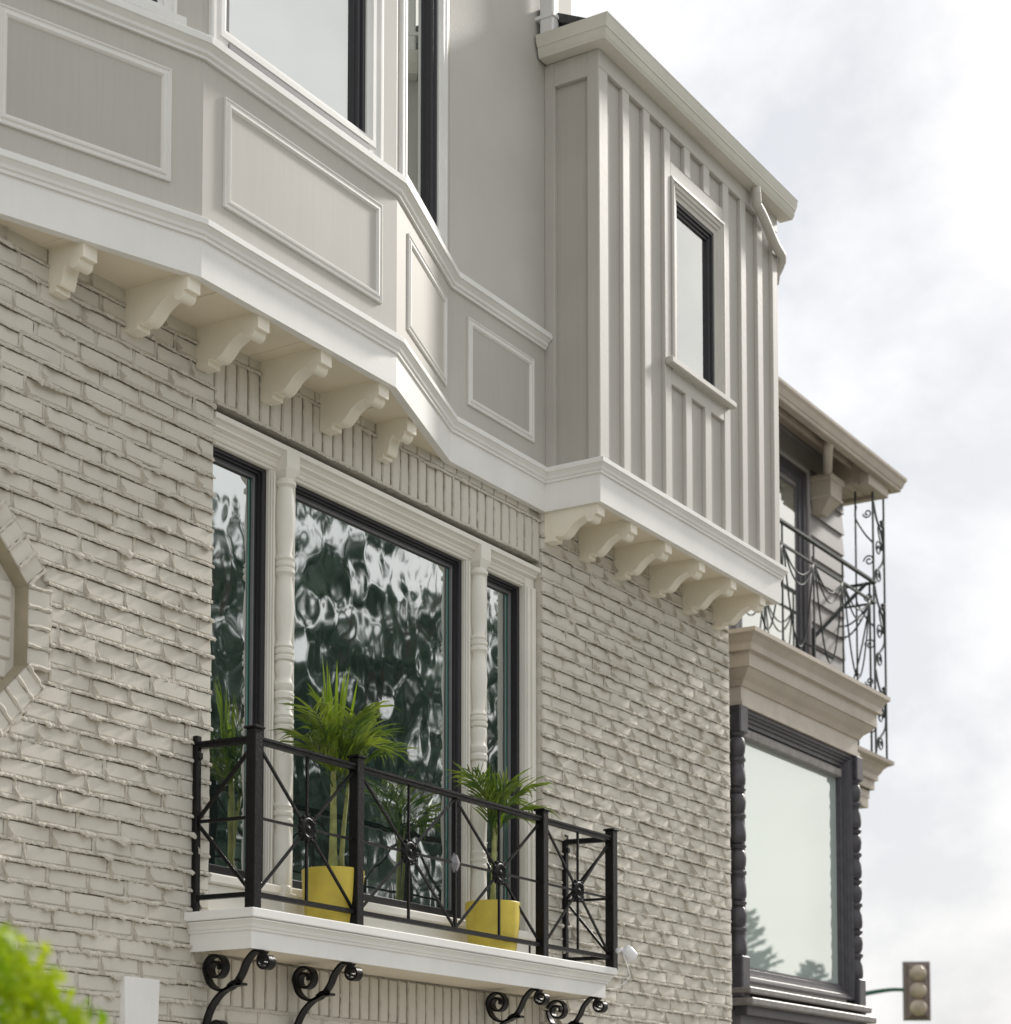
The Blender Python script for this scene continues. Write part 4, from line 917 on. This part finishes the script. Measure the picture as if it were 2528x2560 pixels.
# ================================================================== SHRUB, TREES
def leaf_cloud(q, pts, size, r, up=.3):
    for p in pts:
        d = Vector((r.gauss(0,1), r.gauss(0,1), r.gauss(0,1)+up)).normalized(); s_ = size*r.uniform(.6, 1.3)
        u = d.orthogonal().normalized(); u.rotate(Matrix.Rotation(r.uniform(0, 6.28), 3, d)); v = d.cross(u)
        q.add([tuple(p-u*s_*.5), tuple(p+v*s_*.28), tuple(p+u*s_*.6), tuple(p-v*s_*.28)], [(0,1,2,3)])
C0 = Vector((1.950, -2.815, 1.602))
shrub = thing('shrub', (C0.x, C0.y, .13), 'bright lime-green rounded shrub in the blurred lower left foreground', 'shrub')
r = random.Random(3); pts = []; clump = []
for k in range(115):
    d = Vector((r.gauss(0,1), r.gauss(0,1), r.gauss(0,1))).normalized()
    rad = .298*(1+.10*mn.noise(d*3.1)); clump.append((C0 + d*rad, r.uniform(.035, .068)))
for c, s_ in clump:
    for _ in range(80):
        d = Vector((r.gauss(0,1), r.gauss(0,1), r.gauss(0,1))).normalized()*s_*r.random()**.35; pts.append(c+d)
q = MB(); leaf_cloud(q, pts, .026, r, .6); q.build('foliage', 'shrub_leaf', shrub)
q = MB(); q.tube([(C0.x,C0.y,.13),(C0.x+.01,C0.y,.8),(C0.x,C0.y+.01,1.45)], .03, 8, .018); q.build('trunk', 'bark', shrub, True)

def tree(loc, H, rad, label, seed, nclump=90, leaves=55, size=.34):
    r = random.Random(seed); t = thing('tree', loc, label, 'tree', 'street trees mirrored in the windows'); L0 = Vector(loc)
    q = MB(); tp_ = L0 + Vector((r.uniform(-.3,.3), r.uniform(-.3,.3), H*.55))
    q.tube([loc, tuple(L0.lerp(tp_, .3)), tuple(L0.lerp(tp_, .65)), tuple(tp_)], .24, 10, .10)
    ends = []
    for k in range(16):
        az = 6.28*k/9 + r.uniform(-.3,.3); b0 = L0.lerp(tp_, r.uniform(.4, 1.0)); e1 = b0 + Vector((math.cos(az)*rad*.7, math.sin(az)*rad*.7, H*r.uniform(.12, .34)))
        q.tube([tuple(b0), tuple(b0.lerp(e1, .5)+Vector((0,0,.25))), tuple(e1)], .09, 7, .02); ends.append(e1)
    q.build('trunk', 'bark', t, True)
    pts = []
    for k in range(nclump):
        d = Vector((r.gauss(0,1), r.gauss(0,1), r.gauss(0,1))).normalized()*r.random()**.45
        c = L0 + Vector((d.x*rad, d.y*rad, H*.60 + d.z*H*.40)); cs = r.uniform(.16, .46)
        for _ in range(leaves): pts.append(c + Vector((r.gauss(0,1), r.gauss(0,1), r.gauss(0,.8)))*cs*.5)
    q = MB(); leaf_cloud(q, pts, size, r); q.build('crown', 'tree_leaf', t)
tree((20.4, -12.6, .13), 11.6, 2.5, 'broad dark tree across the street, mirrored in the narrow left pane', 41, 150, 34, .24)
tree((24.4, -13.0, .13), 13.6, 3.0, 'tall dark tree across the street, mirrored in the wide middle pane', 42, 210, 34, .24)
tree((28.4, -12.4, .13), 13.0, 2.5, 'dark tree across the street, mirrored in the narrow right pane', 43, 160, 34, .24)
tree((22.4, -17.5, .0), 9.6, 2.8, 'dark tree behind the first row across the street, mirrored low in the middle pane', 44, 130, 34, .24)
tree((31.5, -16.0, .0), 12.0, 2.8, 'farthest dark broadleaf tree across the street, mirrored at the right pane edge', 45, 120, 34, .24)
def conifer(loc, H, rad, label, seed):
    r = random.Random(seed); t = thing('conifer_tree', loc, label, 'tree', 'conifers mirrored in the neighbour window'); L0 = Vector(loc)
    q = MB(); q.tube([loc, (loc[0], loc[1], loc[2]+H)], .2, 8, .02); q.build('trunk', 'bark', t, True)
    q = MB()
    for i in range(150):
        z = H*(.12+.88*(i/150)**.9); az = i*2.4+r.uniform(-.3,.3); ln = rad*(1-z/H)**.8*r.uniform(.65, 1.15)+.15
        o = Vector((math.cos(az), math.sin(az), 0)); b0 = L0 + Vector((0,0,z)); e1 = b0 + o*ln + Vector((0,0,ln*r.uniform(.05,.5)))
        for k in range(16):
            s_ = .15+.85*k/15; p = b0.lerp(e1, s_); sd = o.cross(Vector((0,0,1)))
            for sg in (-1, 1):
                tipp = p + o*.18 + sd*sg*.22*(1.1-s_) + Vector((0,0,r.uniform(-.05,.16)))
                wv = Vector((0,0,.045)); q.add([tuple(p-wv), tuple(tipp), tuple(p+wv)], [(0,1,2)])
    q.build('crown', 'conifer_leaf', t); return t
conifer((54.3,-20.0,0), 9.0, 3.0, 'tallest conifer, mirrored at the lower left of the neighbour window', 51)
conifer((56.2,-20.5,0), 7.9, 2.8, 'low conifer mirrored just right of the tallest one', 52)
conifer((57.9,-19.6,0), 7.1, 2.6, 'lowest conifer, mirrored in the middle of the neighbour window', 53)
conifer((59.8,-20.2,0), 7.9, 2.6, 'conifer mirrored at the right edge of the neighbour window', 54)
